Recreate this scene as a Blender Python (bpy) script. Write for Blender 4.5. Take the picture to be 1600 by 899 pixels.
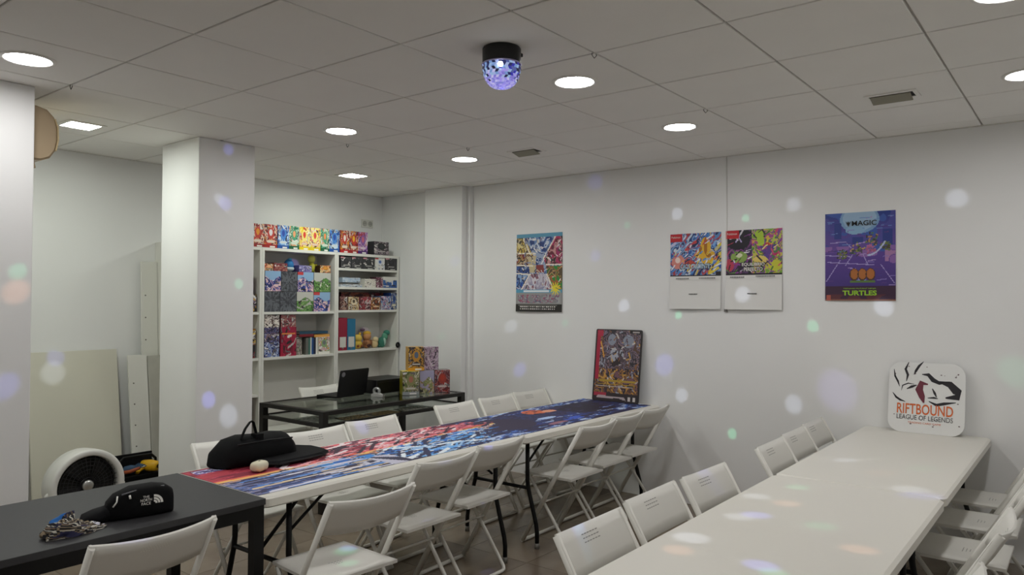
import bpy, bmesh, math, random
import numpy as np
from mathutils import Vector, Matrix

for o in list(bpy.data.objects):
    bpy.data.objects.remove(o)
SC = bpy.context.scene
COL = SC.collection
PI = math.pi
H = 2.66                                   # ceiling height

# ---------------------------------------------------------------- camera
CAM = np.array([1.7353, -2.2073, H - 1.0976])
FPX, YAW, PITCH, ROLL = 1164.785, -0.6628, 0.0179, 0.0048
_f = np.array([math.sin(YAW)*math.cos(PITCH), math.cos(YAW)*math.cos(PITCH), math.sin(PITCH)])
_r = np.array([math.cos(YAW), -math.sin(YAW), 0.0])
_u = np.cross(_r, _f)
_r, _u = _r*math.cos(ROLL) + _u*math.sin(ROLL), _u*math.cos(ROLL) - _r*math.sin(ROLL)
cam = bpy.data.cameras.new('camera')
cam.sensor_width = 36.0
cam.lens = FPX/1600*36
cam.clip_start = 0.05
camo = bpy.data.objects.new('camera', cam)
COL.objects.link(camo)
camo.matrix_world = Matrix(((_r[0], _u[0], -_f[0], CAM[0]), (_r[1], _u[1], -_f[1], CAM[1]),
                            (_r[2], _u[2], -_f[2], CAM[2]), (0, 0, 0, 1)))
SC.camera = camo

def pix(ax, val, u, v):
    """photo pixel -> point where its ray meets the plane axis=val"""
    d = _r*(u-800)/FPX - _u*(v-449.5)/FPX + _f
    return CAM + d*((val-CAM[ax])/d[ax])

# ---------------------------------------------------------------- world, exposure
w = bpy.data.worlds.new('world'); SC.world = w
w.use_nodes = True
w.node_tree.nodes['Background'].inputs[0].default_value = (0.9, 0.95, 1.0, 1)
w.node_tree.nodes['Background'].inputs[1].default_value = 0.0
vs = SC.view_settings
vs.view_transform = 'Standard'; vs.look = 'None'; vs.gamma = 1.0; vs.use_curve_mapping = False
vs.exposure = 0.45
LAMP_ROUND = 53.0        # emission of the round diffusers
LAMP_SQUARE = 76.0       # emission of the square diffusers
BEAM = 70.0               # watts of one disco beam
SC.cycles.use_denoising = True
SC.cycles.max_bounces = 8
SC.cycles.diffuse_bounces = 5
SC.cycles.caustics_reflective = False
SC.cycles.caustics_refractive = False
SC.cycles.sample_clamp_indirect = 6.0

# ---------------------------------------------------------------- materials
def lin(c):
    if isinstance(c, str):
        c = tuple(int(c[i:i+2], 16)/255 for i in (0, 2, 4))
    return tuple((x/12.92 if x <= 0.04045 else ((x+0.055)/1.055)**2.4) for x in c)

MATS = {}
def mat(name, col, rough=0.5, metal=0.0, noise=0.0, nscale=8.0, bump=0.0, bscale=60.0, spec=0.5, trans=0.0, coat=0.0, col2=None):
    if name in MATS: return MATS[name]
    m = bpy.data.materials.new(name); m.use_nodes = True
    nt = m.node_tree; b = nt.nodes['Principled BSDF']
    c = lin(col)
    b.inputs['Base Color'].default_value = (*c, 1)
    b.inputs['Roughness'].default_value = rough
    b.inputs['Metallic'].default_value = metal
    b.inputs['Specular IOR Level'].default_value = spec
    b.inputs['Transmission Weight'].default_value = trans
    b.inputs['Coat Weight'].default_value = coat
    tc = nt.nodes.new('ShaderNodeTexCoord')
    if noise > 0 or col2:
        n = nt.nodes.new('ShaderNodeTexNoise'); n.inputs['Scale'].default_value = nscale
        n.inputs['Detail'].default_value = 4
        nt.links.new(tc.outputs['Object'], n.inputs['Vector'])
        r = nt.nodes.new('ShaderNodeValToRGB')
        c2 = lin(col2) if col2 else tuple(x*(1-noise) for x in c)
        r.color_ramp.elements[0].position = 0.35; r.color_ramp.elements[1].position = 0.65
        r.color_ramp.elements[0].color = (*c2, 1); r.color_ramp.elements[1].color = (*c, 1)
        nt.links.new(n.outputs['Fac'], r.inputs['Fac'])
        nt.links.new(r.outputs['Color'], b.inputs['Base Color'])
    if bump > 0:
        n2 = nt.nodes.new('ShaderNodeTexNoise'); n2.inputs['Scale'].default_value = bscale
        nt.links.new(tc.outputs['Object'], n2.inputs['Vector'])
        bp = nt.nodes.new('ShaderNodeBump'); bp.inputs['Strength'].default_value = bump
        bp.inputs['Distance'].default_value = 0.002
        nt.links.new(n2.outputs['Fac'], bp.inputs['Height'])
        nt.links.new(bp.outputs['Normal'], b.inputs['Normal'])
    MATS[name] = m
    return m

def emit(name, col, strength):
    if name in MATS: return MATS[name]
    m = bpy.data.materials.new(name); m.use_nodes = True
    nt = m.node_tree; nt.nodes.remove(nt.nodes['Principled BSDF'])
    e = nt.nodes.new('ShaderNodeEmission')
    e.inputs[0].default_value = (*lin(col), 1); e.inputs[1].default_value = strength
    nt.links.new(e.outputs[0], nt.nodes['Material Output'].inputs[0])
    MATS[name] = m
    return m

def printed(name, rough=0.5, coat=0.0, strength=0.0):
    """ink: colour comes from the mesh's own 'ink' colour attribute"""
    if name in MATS: return MATS[name]
    m = bpy.data.materials.new(name); m.use_nodes = True
    nt = m.node_tree; b = nt.nodes['Principled BSDF']
    a = nt.nodes.new('ShaderNodeVertexColor'); a.layer_name = 'ink'
    nt.links.new(a.outputs['Color'], b.inputs['Base Color'])
    b.inputs['Roughness'].default_value = rough
    b.inputs['Coat Weight'].default_value = coat
    if strength:
        nt.links.new(a.outputs['Color'], b.inputs['Emission Color'])
        b.inputs['Emission Strength'].default_value = strength
    MATS[name] = m
    return m

M_WALL = mat('white wall paint', 'EEEEED', 0.6, noise=0.02, nscale=2.0, bump=0.08, bscale=180)
M_CEIL = mat('ceiling tile plaster', 'F0EEEA', 0.85, noise=0.02, nscale=3, bump=0.08, bscale=250)
M_TBAR = mat('ceiling grid bar', 'A8A59F', 0.5)
M_GROUT = mat('floor grout', '4A443E', 0.8, noise=0.1)
M_WHITE = mat('white plastic', 'DFDDD6', 0.42, noise=0.015, nscale=4)
M_TABLE = mat('white moulded table plastic', 'DEDBD2', 0.38, bump=0.10, bscale=220)
M_WMETAL = mat('white painted steel', 'DAD8D0', 0.38)
M_BLACK = mat('black painted steel', '070707', 0.5, spec=0.3)
M_GREYCAP = mat('grey plastic cap', '77756F', 0.5)
M_SHELF = mat('white laminate', 'E2E1DA', 0.45)
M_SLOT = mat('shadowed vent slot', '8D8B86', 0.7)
M_SLOTB = mat('light vent dot', 'F2F0E8', 0.6)
M_INK = printed('printed ink', 0.5)
M_INKG = printed('glossy printed ink', 0.3, 0.2)

# ---------------------------------------------------------------- mesh helpers
class MB:
    def __init__(s): s.v = []; s.f = []; s.c = []; s.sm = []
    def add(s, vs, fs, col=None, smooth=False):
        o = len(s.v); s.v += [tuple(map(float, p)) for p in vs]
        for f in fs:
            s.f.append(tuple(i+o for i in f)); s.c.append(col); s.sm.append(smooth)
        return s
    def box(s, lo, hi, col=None, M=None):
        x0, y0, z0 = lo; x1, y1, z1 = hi
        vs = [(x0,y0,z0),(x1,y0,z0),(x1,y1,z0),(x0,y1,z0),(x0,y0,z1),(x1,y0,z1),(x1,y1,z1),(x0,y1,z1)]
        if M is not None: vs = [tuple(M @ Vector(p)) for p in vs]
        return s.add(vs, [(0,3,2,1),(4,5,6,7),(0,1,5,4),(1,2,6,5),(2,3,7,6),(3,0,4,7)], col)
    def tube(s, pts, r, n=8, col=None, cap=True, flat=None, closed=False):
        pts = [Vector(p) for p in pts]; m = len(pts)
        rs = r if isinstance(r, (list, tuple)) else [r]*m
        rings = []; prev = None
        for i, p in enumerate(pts):
            if closed: t = (pts[(i+1) % m]-pts[i-1]).normalized()
            else:
                a = (pts[i]-pts[i-1]).normalized() if i > 0 else None
                b = (pts[i+1]-pts[i]).normalized() if i < m-1 else None
                t = (a+b).normalized() if a and b else (a or b)
            if prev is None:
                ref = Vector((1,0,0)) if abs(t.x) < 0.9 else Vector((0,1,0))
                nn = (ref - t*ref.dot(t)).normalized()
            else:
                nn = (prev - t*prev.dot(t)).normalized()
            prev = nn; bb = t.cross(nn)
            fa, fb = flat or (1, 1)
            rings.append([p + nn*(math.cos(2*PI*k/n)*rs[i]*fa) + bb*(math.sin(2*PI*k/n)*rs[i]*fb) for k in range(n)])
        vs = [q for R in rings for q in R]; fs = []
        for i in range(m if closed else m-1):
            j = (i+1) % m
            for k in range(n):
                l = (k+1) % n
                fs.append((i*n+k, i*n+l, j*n+l, j*n+k))
        s.add(vs, fs, col, True)
        if cap and not closed:
            o = len(s.v)-len(vs)
            s.f.append(tuple(o+k for k in range(n-1,-1,-1))); s.c.append(col); s.sm.append(False)
            s.f.append(tuple(o+(m-1)*n+k for k in range(n))); s.c.append(col); s.sm.append(False)
        return s
    def lathe(s, prof, n=32, M=None, col=None, smooth=True):
        vs = []; fs = []
        for (r, z) in prof:
            for k in range(n):
                a = 2*PI*k/n; vs.append((r*math.cos(a), r*math.sin(a), z))
        for i in range(len(prof)-1):
            for k in range(n):
                l = (k+1) % n; fs.append((i*n+k, i*n+l, (i+1)*n+l, (i+1)*n+k))
        if M is not None: vs = [tuple(M @ Vector(p)) for p in vs]
        return s.add(vs, fs, col, smooth)
    def prism(s, poly, z0, z1, M=None, col=None, smooth=False):
        n = len(poly)
        vs = [(p[0], p[1], z0) for p in poly] + [(p[0], p[1], z1) for p in poly]
        if M is not None: vs = [tuple(M @ Vector(p)) for p in vs]
        s.add(vs, [tuple(range(n-1,-1,-1)), tuple(range(n, 2*n))], col)
        o = len(s.v)-2*n
        for k in range(n):
            l = (k+1) % n
            s.f.append((o+k, o+l, o+n+l, o+n+k)); s.c.append(col); s.sm.append(smooth)
        return s
    def grid(s, P, colors=None, smooth=False):
        """P: (ny+1, nx+1, 3) points, colors: (ny, nx, 3)"""
        ny, nx = P.shape[0]-1, P.shape[1]-1
        o = len(s.v); s.v += [tuple(p) for p in P.reshape(-1, 3).tolist()]
        for j in range(ny):
            for i in range(nx):
                a = o+j*(nx+1)+i
                s.f.append((a, a+1, a+nx+2, a+nx+1))
                s.c.append(tuple(colors[j, i]) if colors is not None else None); s.sm.append(smooth)
        return s
    def mesh(s, name, m):
        me = bpy.data.meshes.new(name); me.from_pydata(s.v, [], s.f)
        if any(c is not None for c in s.c):
            at = me.color_attributes.new('ink', 'FLOAT_COLOR', 'CORNER')
            cnt = [len(f) for f in s.f]
            arr = np.array([(*(c if c is not None else (0.5, 0.5, 0.5)), 1.0) for c in s.c], dtype=np.float32)
            at.data.foreach_set('color', np.repeat(arr, cnt, axis=0).ravel())
        if any(s.sm): me.polygons.foreach_set('use_smooth', s.sm)
        me.validate(clean_customdata=False); me.update()
        if m: me.materials.append(m)
        return me
    def build(s, name, m, parent=None, bevel=0, seg=2, loc=None):
        o = bpy.data.objects.new(name, s.mesh(name, m)); COL.objects.link(o)
        if parent: o.parent = parent
        if loc: o.location = loc
        if bevel:
            bm = bmesh.new(); bm.from_mesh(o.data)
            bmesh.ops.bevel(bm, geom=[e for e in bm.edges if e.is_manifold and e.calc_face_angle(0) > 0.6],
                            offset=bevel, segments=seg, affect='EDGES', profile=0.5)
            bm.to_mesh(o.data); bm.free(); o.data.update()
        return o

def tag(o, label=None, cat=None, group=None, kind=None):
    if label: o['label'] = label
    if cat: o['category'] = cat
    if group: o['group'] = group
    if kind: o['kind'] = kind
    return o
def thing(name, label, cat, loc=(0,0,0), rz=0, group=None):
    o = bpy.data.objects.new(name, None); COL.objects.link(o); o.empty_display_size = 0.05
    o.location = loc; o.rotation_euler = (0, 0, rz)
    return tag(o, label, cat, group)
def dup(root, loc, rz, label, group=None):
    r = root.copy(); COL.objects.link(r); r.location = loc; r.rotation_euler = (0, 0, rz); r['label'] = label
    if group: r['group'] = group
    for ch in list(root.children):
        c = ch.copy(); COL.objects.link(c); c.parent = r
        for g in list(ch.children):
            d = g.copy(); COL.objects.link(d); d.parent = c
    return r
def struct(name, mb, m, label=None, cat=None, parent=None):
    o = mb.build(name, m, parent)
    if not parent: tag(o, label, cat, None, 'structure')
    return o
def rrect(x0, y0, x1, y1, r, n=5):
    P = []
    for cx, cy, a0 in ((x1-r, y1-r, 0), (x0+r, y1-r, PI/2), (x0+r, y0+r, PI), (x1-r, y0+r, 1.5*PI)):
        for k in range(n+1):
            a = a0 + PI/2*k/n; P.append((cx+r*math.cos(a), cy+r*math.sin(a)))
    return P
def text_mesh(s, height=None, width=None, bold=0.0, shear=0.0, space=1.0):
    cu = bpy.data.curves.new('lettering', 'FONT'); cu.body = s; cu.size = 1.0
    cu.align_x = 'CENTER'; cu.offset = bold; cu.shear = shear; cu.space_character = space; cu.resolution_u = 3
    ob = bpy.data.objects.new('lettering', cu); COL.objects.link(ob)
    me = bpy.data.meshes.new_from_object(ob.evaluated_get(bpy.context.evaluated_depsgraph_get()))
    bpy.data.objects.remove(ob)
    P = np.zeros(len(me.vertices)*3); me.vertices.foreach_get('co', P); P = P.reshape(-1, 3)
    lo, hi = P.min(0), P.max(0)
    P[:, 0] -= (lo[0]+hi[0])/2; P[:, 1] -= (lo[1]+hi[1])/2
    sy = (height/(hi[1]-lo[1])) if height else None
    sx = (width/(hi[0]-lo[0])) if width else None
    P[:, 0] *= sx or sy; P[:, 1] *= sy or sx; P[:, 2] = 0
    me.vertices.foreach_set('co', P.ravel()); me.update()
    return me
def lettering(s, M, m, parent, **k):
    me = text_mesh(s, **k); me.transform(M); me.materials.clear(); me.materials.append(m)
    o = bpy.data.objects.new('lettering', me); COL.objects.link(o); o.parent = parent
    return o

# ---------------------------------------------------------------- numpy painting (flat print only)
def vnoise(x, y, seed, sc):
    rs = np.random.RandomState(seed); L = rs.rand(64, 64)
    x = np.asarray(x)*sc; y = np.asarray(y)*sc
    xi = np.floor(x).astype(int); yi = np.floor(y).astype(int); fx = x-xi; fy = y-yi
    fx = fx*fx*(3-2*fx); fy = fy*fy*(3-2*fy)
    g = lambda a, b: L[b % 64, a % 64]
    return (g(xi, yi)*(1-fx)+g(xi+1, yi)*fx)*(1-fy)+(g(xi, yi+1)*(1-fx)+g(xi+1, yi+1)*fx)*fy
def C(c): return np.array(lin(c))
def canvas(nx, ny, c='808080'):
    x = (np.arange(nx)+.5)/nx; y = (np.arange(ny)+.5)/ny
    X, Y = np.meshgrid(x, y)
    return X, Y, np.ones((ny, nx, 3))*C(c)
def put(img, mask, c): img[mask] = C(c) if isinstance(c, str) else c
def palette(img, mask, n, cols, lo=.2, hi=.8):
    k = np.clip(((n-lo)/(hi-lo)*len(cols)).astype(int), 0, len(cols)-1)
    P = np.array([C(c) for c in cols])
    img[mask] = P[k][mask]
def poly_mask(X, Y, poly):
    m = np.zeros(X.shape, bool); n = len(poly)
    for i in range(n):
        x0, y0 = poly[i]; x1, y1 = poly[(i+1) % n]
        if y0 == y1: continue
        c = ((y0 > Y) != (y1 > Y)) & (X < (x1-x0)*(Y-y0)/(y1-y0)+x0)
        m ^= c
    return m
def line_mask(X, Y, a, b, w, asp=1.0):
    ax, ay = a; bx, by = b; dx, dy = bx-ax, (by-ay)*asp
    px, py = X-ax, (Y-ay)*asp
    t = np.clip((px*dx+py*dy)/(dx*dx+dy*dy), 0, 1)
    return np.hypot(px-t*dx, py-t*dy) < w
def ell(X, Y, cx, cy, rx, ry): return ((X-cx)/rx)**2+((Y-cy)/ry)**2 < 1

def strokes(im, X, Y, n, cols, seed, ln=.12, wd=.012, ang=(0, PI), asp=1.0, mask=None, box=(0, 1, 0, 1)):
    rs = np.random.RandomState(seed)
    for q in range(n):
        x, y = box[0]+rs.rand()*(box[1]-box[0]), box[2]+rs.rand()*(box[3]-box[2]); a = ang[0]+rs.rand()*(ang[1]-ang[0]); l = ln*(.4+rs.rand())
        m = line_mask(X, Y, (x, y), (x+l*math.cos(a), y+l*math.sin(a)/asp), wd*(.5+rs.rand()), asp)
        if mask is not None: m &= mask
        im[m] = C(cols[rs.randint(len(cols))])

# ================================================================ THE ROOM
XL, XR, YB, YF = -4.25, 2.75, 3.20, -4.50
struct('wall_back', MB().box((XL-.2, YB, 0), (XR+.2, YB+.15, H+.05)), M_WALL, 'long white painted wall with the posters', 'wall')
struct('wall_left', MB().box((XL-.15, YF, 0), (XL, YB, H+.05)), M_WALL, 'white wall behind the bookcases', 'wall')
struct('wall_right', MB().box((XR, YF, 0), (XR+.15, YB, H+.05)), M_WALL, 'white side wall beyond the bare white tables', 'wall')
struct('wall_front', MB().box((XL-.2, YF-.15, 0), (XR+.2, YF, H+.05)), M_WALL, 'white wall opposite the posters', 'wall')
def column(name, lo, hi, label):
    o = MB().box(lo, hi).build(name, M_WALL, None, bevel=0.006, seg=2)
    return tag(o, label, 'pillar', None, 'structure')
column('wall_column_middle', (-3.50, 0.435, 0), (-3.005, 0.86, H), 'white square pillar between the recess and the bookcases')
column('wall_column_front', (-3.15, -1.75, 0), (-2.58, -0.70, H), 'wide white pillar beside the black table')
column('wall_column_corner', (-3.50, 3.085, 0), (-3.005, YB+.02, H), 'shallow white pilaster where desk meets poster wall')
# corner trunking
struct('trim_1', MB().box((-3.003, 3.155, 0), (-2.965, YB, H)), M_WALL, 'slim white cable trunking in the pilaster corner', 'trunking')

# floor: slab plus single tiles
FT = 0.45
floor = struct('floor', MB().box((XL-.2, YF-.2, -.1), (XR+.2, YB+.2, -.003)), M_GROUT, 'grey brown stone tile floor', 'floor')
M_FT = []
for i, (a, b) in enumerate((('857868', '716456'), ('7F7262', '6D6052'), ('8A7D6C', '75685A'))):
    m = mat('stone floor tile %d' % i, a, 0.22, nscale=3.0, col2=b, bump=0.04, bscale=20)
    M_FT.append(m)
gx, gy = pix(2, 0, 823, 880)[:2]
rnd = random.Random(4)
tile_me = [MB().box((-FT/2+.0015, -FT/2+.0015, -.01), (FT/2-.0015, FT/2-.0015, 0)).mesh('floor_tile', m) for m in M_FT]
i0 = math.floor((XL-gx)/FT); i1 = math.ceil((XR-gx)/FT); j0 = math.floor((YF-gy)/FT); j1 = math.ceil((YB-gy)/FT)
for i in range(i0, i1):
    for j in range(j0, j1):
        cx, cy = gx+(i+.5)*FT, gy+(j+.5)*FT
        if cy < -2.6: continue
        t = bpy.data.objects.new('floor_tile', rnd.choice(tile_me)); COL.objects.link(t)
        t.parent = floor; t.location = (cx, cy, 0)
MB().box((XL, YF, -.01), (XR, gy+math.ceil((-2.6-gy)/FT-.5)*FT, -.0002)).build('floor_tile_run', M_FT[0], floor)

# ceiling: slab, grid bars and single lay-in tiles
ceil = struct('ceiling', MB().box((XL-.2, YF-.2, H+.03), (XR+.2, YB+.2, H+.12)), M_CEIL, 'suspended ceiling of square white tiles', 'ceiling')
def cuts(a, b):
    k0 = math.floor(a/.6); out = []
    for k in range(k0, math.ceil(b/.6)):
        lo, hi = max(a, k*.6), min(b, (k+1)*.6)
        if hi-lo > .02: out.append((lo, hi))
    return out
cache = {}
for (xa, xb) in cuts(XL, XR):
    for (ya, yb) in cuts(YF, YB):
        key = (round(xb-xa, 3), round(yb-ya, 3))
        if key not in cache:
            hx, hy = (xb-xa)/2-.005, (yb-ya)/2-.005
            mb = MB()
            e = .004
            lo = [(-hx, -hy), (hx, -hy), (hx, hy), (-hx, hy)]
            V = [(x, y, .016) for x, y in lo]+[(x, y, e*.5) for x, y in lo]+[(x-math.copysign(e, x), y-math.copysign(e, y), 0) for x, y in lo]
            F = [(8,11,10,9), (0,1,2,3)]
            for k in range(4):
                l = (k+1) % 4; F += [(4+k, 4+l, l, k), (8+k, 8+l, 4+l, 4+k)]
            cache[key] = mb.add(V, F).mesh('ceiling_tile', M_CEIL)
        t = bpy.data.objects.new('ceiling_tile', cache[key]); COL.objects.link(t); t.parent = ceil
        t.location = ((xa+xb)/2, (ya+yb)/2, H + rnd.uniform(-.0006, .0006))
for k in range(math.ceil(XL/.6), math.floor(XR/.6)+1):
    MB().box((k*.6-.012, YF, H+.010), (k*.6+.012, YB, H+.03)).build('grid_bar', M_TBAR, ceil)
for k in range(math.ceil(YF/.6), math.floor(YB/.6)+1):
    MB().box((XL, k*.6-.012, H+.011), (XR, k*.6+.012, H+.03)).build('grid_bar', M_TBAR, ceil)
M_EDGE = mat('ceiling edge angle', 'D6D4CE', .5)
struct('trim_2', MB().box((-3.0, YB-.018, H-.004), (XR, YB, H+.004)), M_EDGE, 'thin white ceiling edge angle on poster wall', 'trim')
struct('trim_3', MB().box((XL, YF, H-.004), (XL+.018, YB, H+.004)), M_EDGE, 'thin white ceiling edge angle above bookcases', 'trim')
# little wire hooks at the grid crossings
M_HOOK = mat('grey wire', '4F4D4A', .4, .6)
for k, (i, j) in enumerate(((0, 1), (0, 3), (-4, 2), (-3, 3), (-4, -1))):
    x, y = i*.6, j*.6
    o = MB().tube([(x-.012, y, H+.012), (x-.012, y, H-.006), (x, y, H-.022), (x+.012, y, H-.012), (x+.006, y+.004, H-.004)], .0018, 6).build('wire_hook', M_HOOK)
    tag(o, ['wire hook on ceiling grid beside disco light tile', 'wire hook on ceiling grid by lamp over poster wall', 'wire hook on ceiling grid between two lamps before bookcases',
            'wire hook on ceiling grid at lamp next to the vent', 'wire hook on ceiling grid near the recess pillar'][k], 'hook', 'wire hooks on the ceiling grid')

# ---------------------------------------------------------------- ceiling lamps
M_LAMP = emit('lit round diffuser', 'FFFEFD', LAMP_ROUND)
M_LAMPS = emit('lit square diffuser', 'F8FFF4', LAMP_SQUARE)
M_RIM = mat('white lamp rim', 'E8E6E1', .4)
rim_me = MB().lathe([(.092, 0), (.092, -.004), (.098, -.008), (.112, -.006), (.114, 0)], 40).mesh('rim', M_RIM)
dif_me = MB().add([(.092*math.cos(2*PI*k/40), .092*math.sin(2*PI*k/40), -.003) for k in range(40)], [tuple(range(39, -1, -1))]).mesh('diffuser', M_LAMP)
rows = {2.1: 'row beside the poster wall', .9: 'second row from the poster wall', -.9: 'third row from the poster wall', -2.7: 'last row from the poster wall'}
cols = {-2.1: 'column by the bookcases', -.3: 'column over the aisle', 1.5: 'column over the bare white tables'}
for y, rn in rows.items():
    for x, cn in cols.items():
        t = thing('ceiling_downlight', 'round recessed downlight, %s, %s' % (rn, cn), 'ceiling light', (x, y, H), 0, 'round ceiling downlights')
        for n_, me in (('rim', rim_me), ('diffuser', dif_me)):
            o = bpy.data.objects.new(n_, me); COL.objects.link(o); o.parent = t
def square_lamp(x, y, label):
    t = thing('square_downlight', label, 'ceiling light', (x, y, H), 0, 'square ceiling downlights')
    mb = MB(); a, b = .088, .112
    for lo, hi in (((-b, -b, -.007), (b, -a, 0)), ((-b, a, -.007), (b, b, 0)), ((-b, -a, -.007), (-a, a, 0)), ((a, -a, -.007), (b, a, 0))): mb.box(lo, hi)
    mb.build('rim', M_RIM, t)
    MB().add([(-a, -a, -.003), (a, -a, -.003), (a, a, -.003), (-a, a, -.003)], [(3, 2, 1, 0)]).build('diffuser', M_LAMPS, t)
square_lamp(-3.3, -.19, 'square recessed downlight over the recess between the pillars')
square_lamp(-3.39, 2.08, 'square recessed downlight over the glass desk')
square_lamp(-3.3, -2.7, 'square recessed downlight in the recess behind the wide pillar')

# ---------------------------------------------------------------- air vents
M_VENT = mat('beige vent blade', '8E8A78', .5)
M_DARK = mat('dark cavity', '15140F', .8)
def vent(x, y, label):
    t = thing('ceiling_vent', label, 'vent', (x, y, H), 0, 'ceiling vents')
    mb = MB(); a, b, c, d = .105, .055, .125, .075
    for lo, hi in (((-c, -d, -.006), (c, -b, 0)), ((-c, b, -.006), (c, d, 0)), ((-c, -b, -.006), (-a, b, 0)), ((a, -b, -.006), (c, b, 0))): mb.box(lo, hi)
    mb.build('frame', M_CEIL, t)
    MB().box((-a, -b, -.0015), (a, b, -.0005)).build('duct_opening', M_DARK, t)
    R = Matrix.Rotation(math.radians(-14), 4, 'X')
    MB().box((-a+.004, -.042, -.004), (a-.012, .044, .0), M=Matrix.Translation((0, 0, -.014)) @ R).build('blade', M_VENT, t)
vent(.90, 2.13, 'rectangular ceiling vent above the bare white tables')
vent(-1.53, 2.14, 'rectangular ceiling vent above the mat-covered tables')

# ---------------------------------------------------------------- disco lamp with its beams
BX, BY = -.285, .30
dl = thing('disco_light', 'black ceiling disco lamp with faceted glowing blue dome', 'disco light', (BX, BY, H))
MB().lathe([(0, 0), (.080, 0), (.084, -.006), (.084, -.066), (.080, -.072), (0, -.072)], 40).build('base', mat('black lamp housing', '08080A', .45), dl)
MB().box((.035, .060, -.028), (.055, .080, -.014)).build('switch', M_BLACK, dl)
rs = random.Random(9); mb = MB(); NR, NS = 12, 34
prof = [(.083*max(0, math.cos(a))**.72, -.070-.104*math.sin(a)**.95) for a in [PI/2*k/NR for k in range(NR+1)]]
def ringp(i, k):
    r, z = prof[i]; a = 2*PI*(k+.5*(i % 2))/NS
    return (r*math.cos(a), r*math.sin(a), z)
for i in range(NR):
    for k in range(NS):
        q = [ringp(i, k), ringp(i, k+1), ringp(i+1, k+1), ringp(i+1, k)]
        c = Vector(((q[0][0]+q[2][0])/2, (q[0][1]+q[2][1])/2, (q[0][2]+q[2][2])/2))
        n = Vector((c.x, c.y, c.z+.07)).normalized()
        q.append(tuple(c+n*.004))
        cc = rs.choice(['B8B4F0', '9A92EA', 'A8A2EC', '8880D8', 'CCC8F8', '8A8CD8', 'A79AF0'])
        if i < 2+rs.random()*5: cc = rs.choice(['20224A', '2A2F66', '7FA0D8', '9FC0E8', '3A38B0', '5A66A8', 'A8B8E8', '181838'])
        mb.add(q, [(1, 0, 4), (2, 1, 4), (3, 2, 4), (0, 3, 4)], C(cc))
mb.build('dome', printed('lit faceted dome', .12, .5, .42), dl)
MB().lathe([(.085, -.070), (.088, -.073), (.085, -.077), (.081, -.074)], 40).build('dome_ring', mat('lavender plastic ring', 'B8B0DC', .3), dl)
MB().lathe([(0, .012), (.009, .009), (.012, 0), (.009, -.009), (0, -.012)], 12, M=Matrix.Translation((.047, -.066, -.095))).build('lamp_bulb', emit('white led', 'EAF4FF', 5), dl)
BCOL = dict(b=(.20, .22, 1.0), w=(.72, .80, 1.0), g=(.15, 1.0, .50), o=(1.0, .45, .25), p=(.42, .32, 1.0))
WY, TT = (1, YB), (2, .745)
BOOST = {2: 1.7, 0: 1.25, 1: 1.0}
beams = [  # colour, plane, pixel, radius (m), strength
 ('w', WY, 1058, 334, .05, .8), ('g', WY, 1165, 341, .03, .8), ('w', WY, 1240, 320, .05, .6), ('w', WY, 1495, 310, .06, .8), ('b', WY, 930, 400, .05, .5),
 ('w', WY, 975, 478, .05, 1.0), ('g', WY, 883, 505, .03, .6), ('w', WY, 799, 510, .06, .6), ('b', WY, 1038, 570, .08, .9), ('b', WY, 812, 578, .06, 1.0),
 ('w', WY, 1065, 618, .05, 1.0), ('g', WY, 1144, 678, .035, 1.3), ('g', WY, 1270, 510, .04, 1.0), ('p', WY, 1308, 610, .13, .5), ('w', WY, 1240, 632, .06, .9),
 ('w', WY, 1162, 462, .06, 1.0), ('w', WY, 1380, 480, .06, 1.0), ('g', WY, 1060, 493, .03, 1.2), ('g', WY, 1588, 582, .09, .35), ('b', WY, 930, 285, .07, .4), ('g', WY, 980, 352, .03, .5),
 ('b', TT, 1180, 803, .05, 1.1), ('w', TT, 1153, 806, .05, .6), ('o', TT, 1228, 785, .05, .5), ('w', TT, 1180, 774, .05, .6), ('g', TT, 1245, 760, .045, .5),
 ('g', TT, 1280, 820, .05, .4), ('o', TT, 1340, 856, .05, .6), ('b', TT, 1187, 881, .05, 1.2), ('w', TT, 1078, 838, .06, .8), ('o', TT, 1058, 857, .05, .5),
 ('g', TT, 1208, 893, .04, .6), ('b', TT, 1437, 773, .07, .6), ('w', TT, 1420, 763, .06, .7), ('w', TT, 1320, 718, .05, .7), ('g', TT, 1440, 731, .06, .25), ('o', TT, 1375, 738, .06, .2),
 ('b', (0, .33), 905, 880, .05, 1.0), ('b', (0, .33), 1112, 760, .05, .7), ('g', (0, .30), 1195, 735, .05, .6), ('g', (0, .33), 910, 832, .03, .4),
 ('b', (0, -3.005), 352, 318, .05, .7), ('w', (0, -3.005), 342, 311, .04, .5), ('g', (0, -3.005), 373, 444, .035, .6), ('b', (0, -3.005), 326, 625, .05, 1.3), ('w', (0, -3.005), 357, 650, .07, .8),
 ('b', (0, -3.005), 357, 234, .04, .6), ('g', (0, -2.58), 28, 424, .04, .6), ('o', (0, -2.58), 25, 456, .06, .7), ('b', (0, -2.58), 8, 604, .06, .7), ('b', (0, -4.1), 98, 552, .06, .8), ('w', (0, -4.1), 92, 577, .08, .7),
 ('b', (0, -2.05), 560, 678, .06, .8), ('b', (2, .72), 574, 766, .035, 1.0), ('g', (2, .455), 540, 862, .05, .5), ('g', (2, .455), 545, 880, .04, .5), ('b', (2, .455), 555, 842, .03, .4), ('b', (2, 0), 760, 893, .05, .8), ('p', (0, -3.98), 468, 405, .06, .9),
 ('b', (1, 3.085), 711, 408, .05, .4), ('g', (1, 3.085), 690, 526, .04, .3), ('b', (0, -.79), 690, 722, .05, .5), ('b', (0, -.73), 205, 846, .05, .6)]
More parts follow.
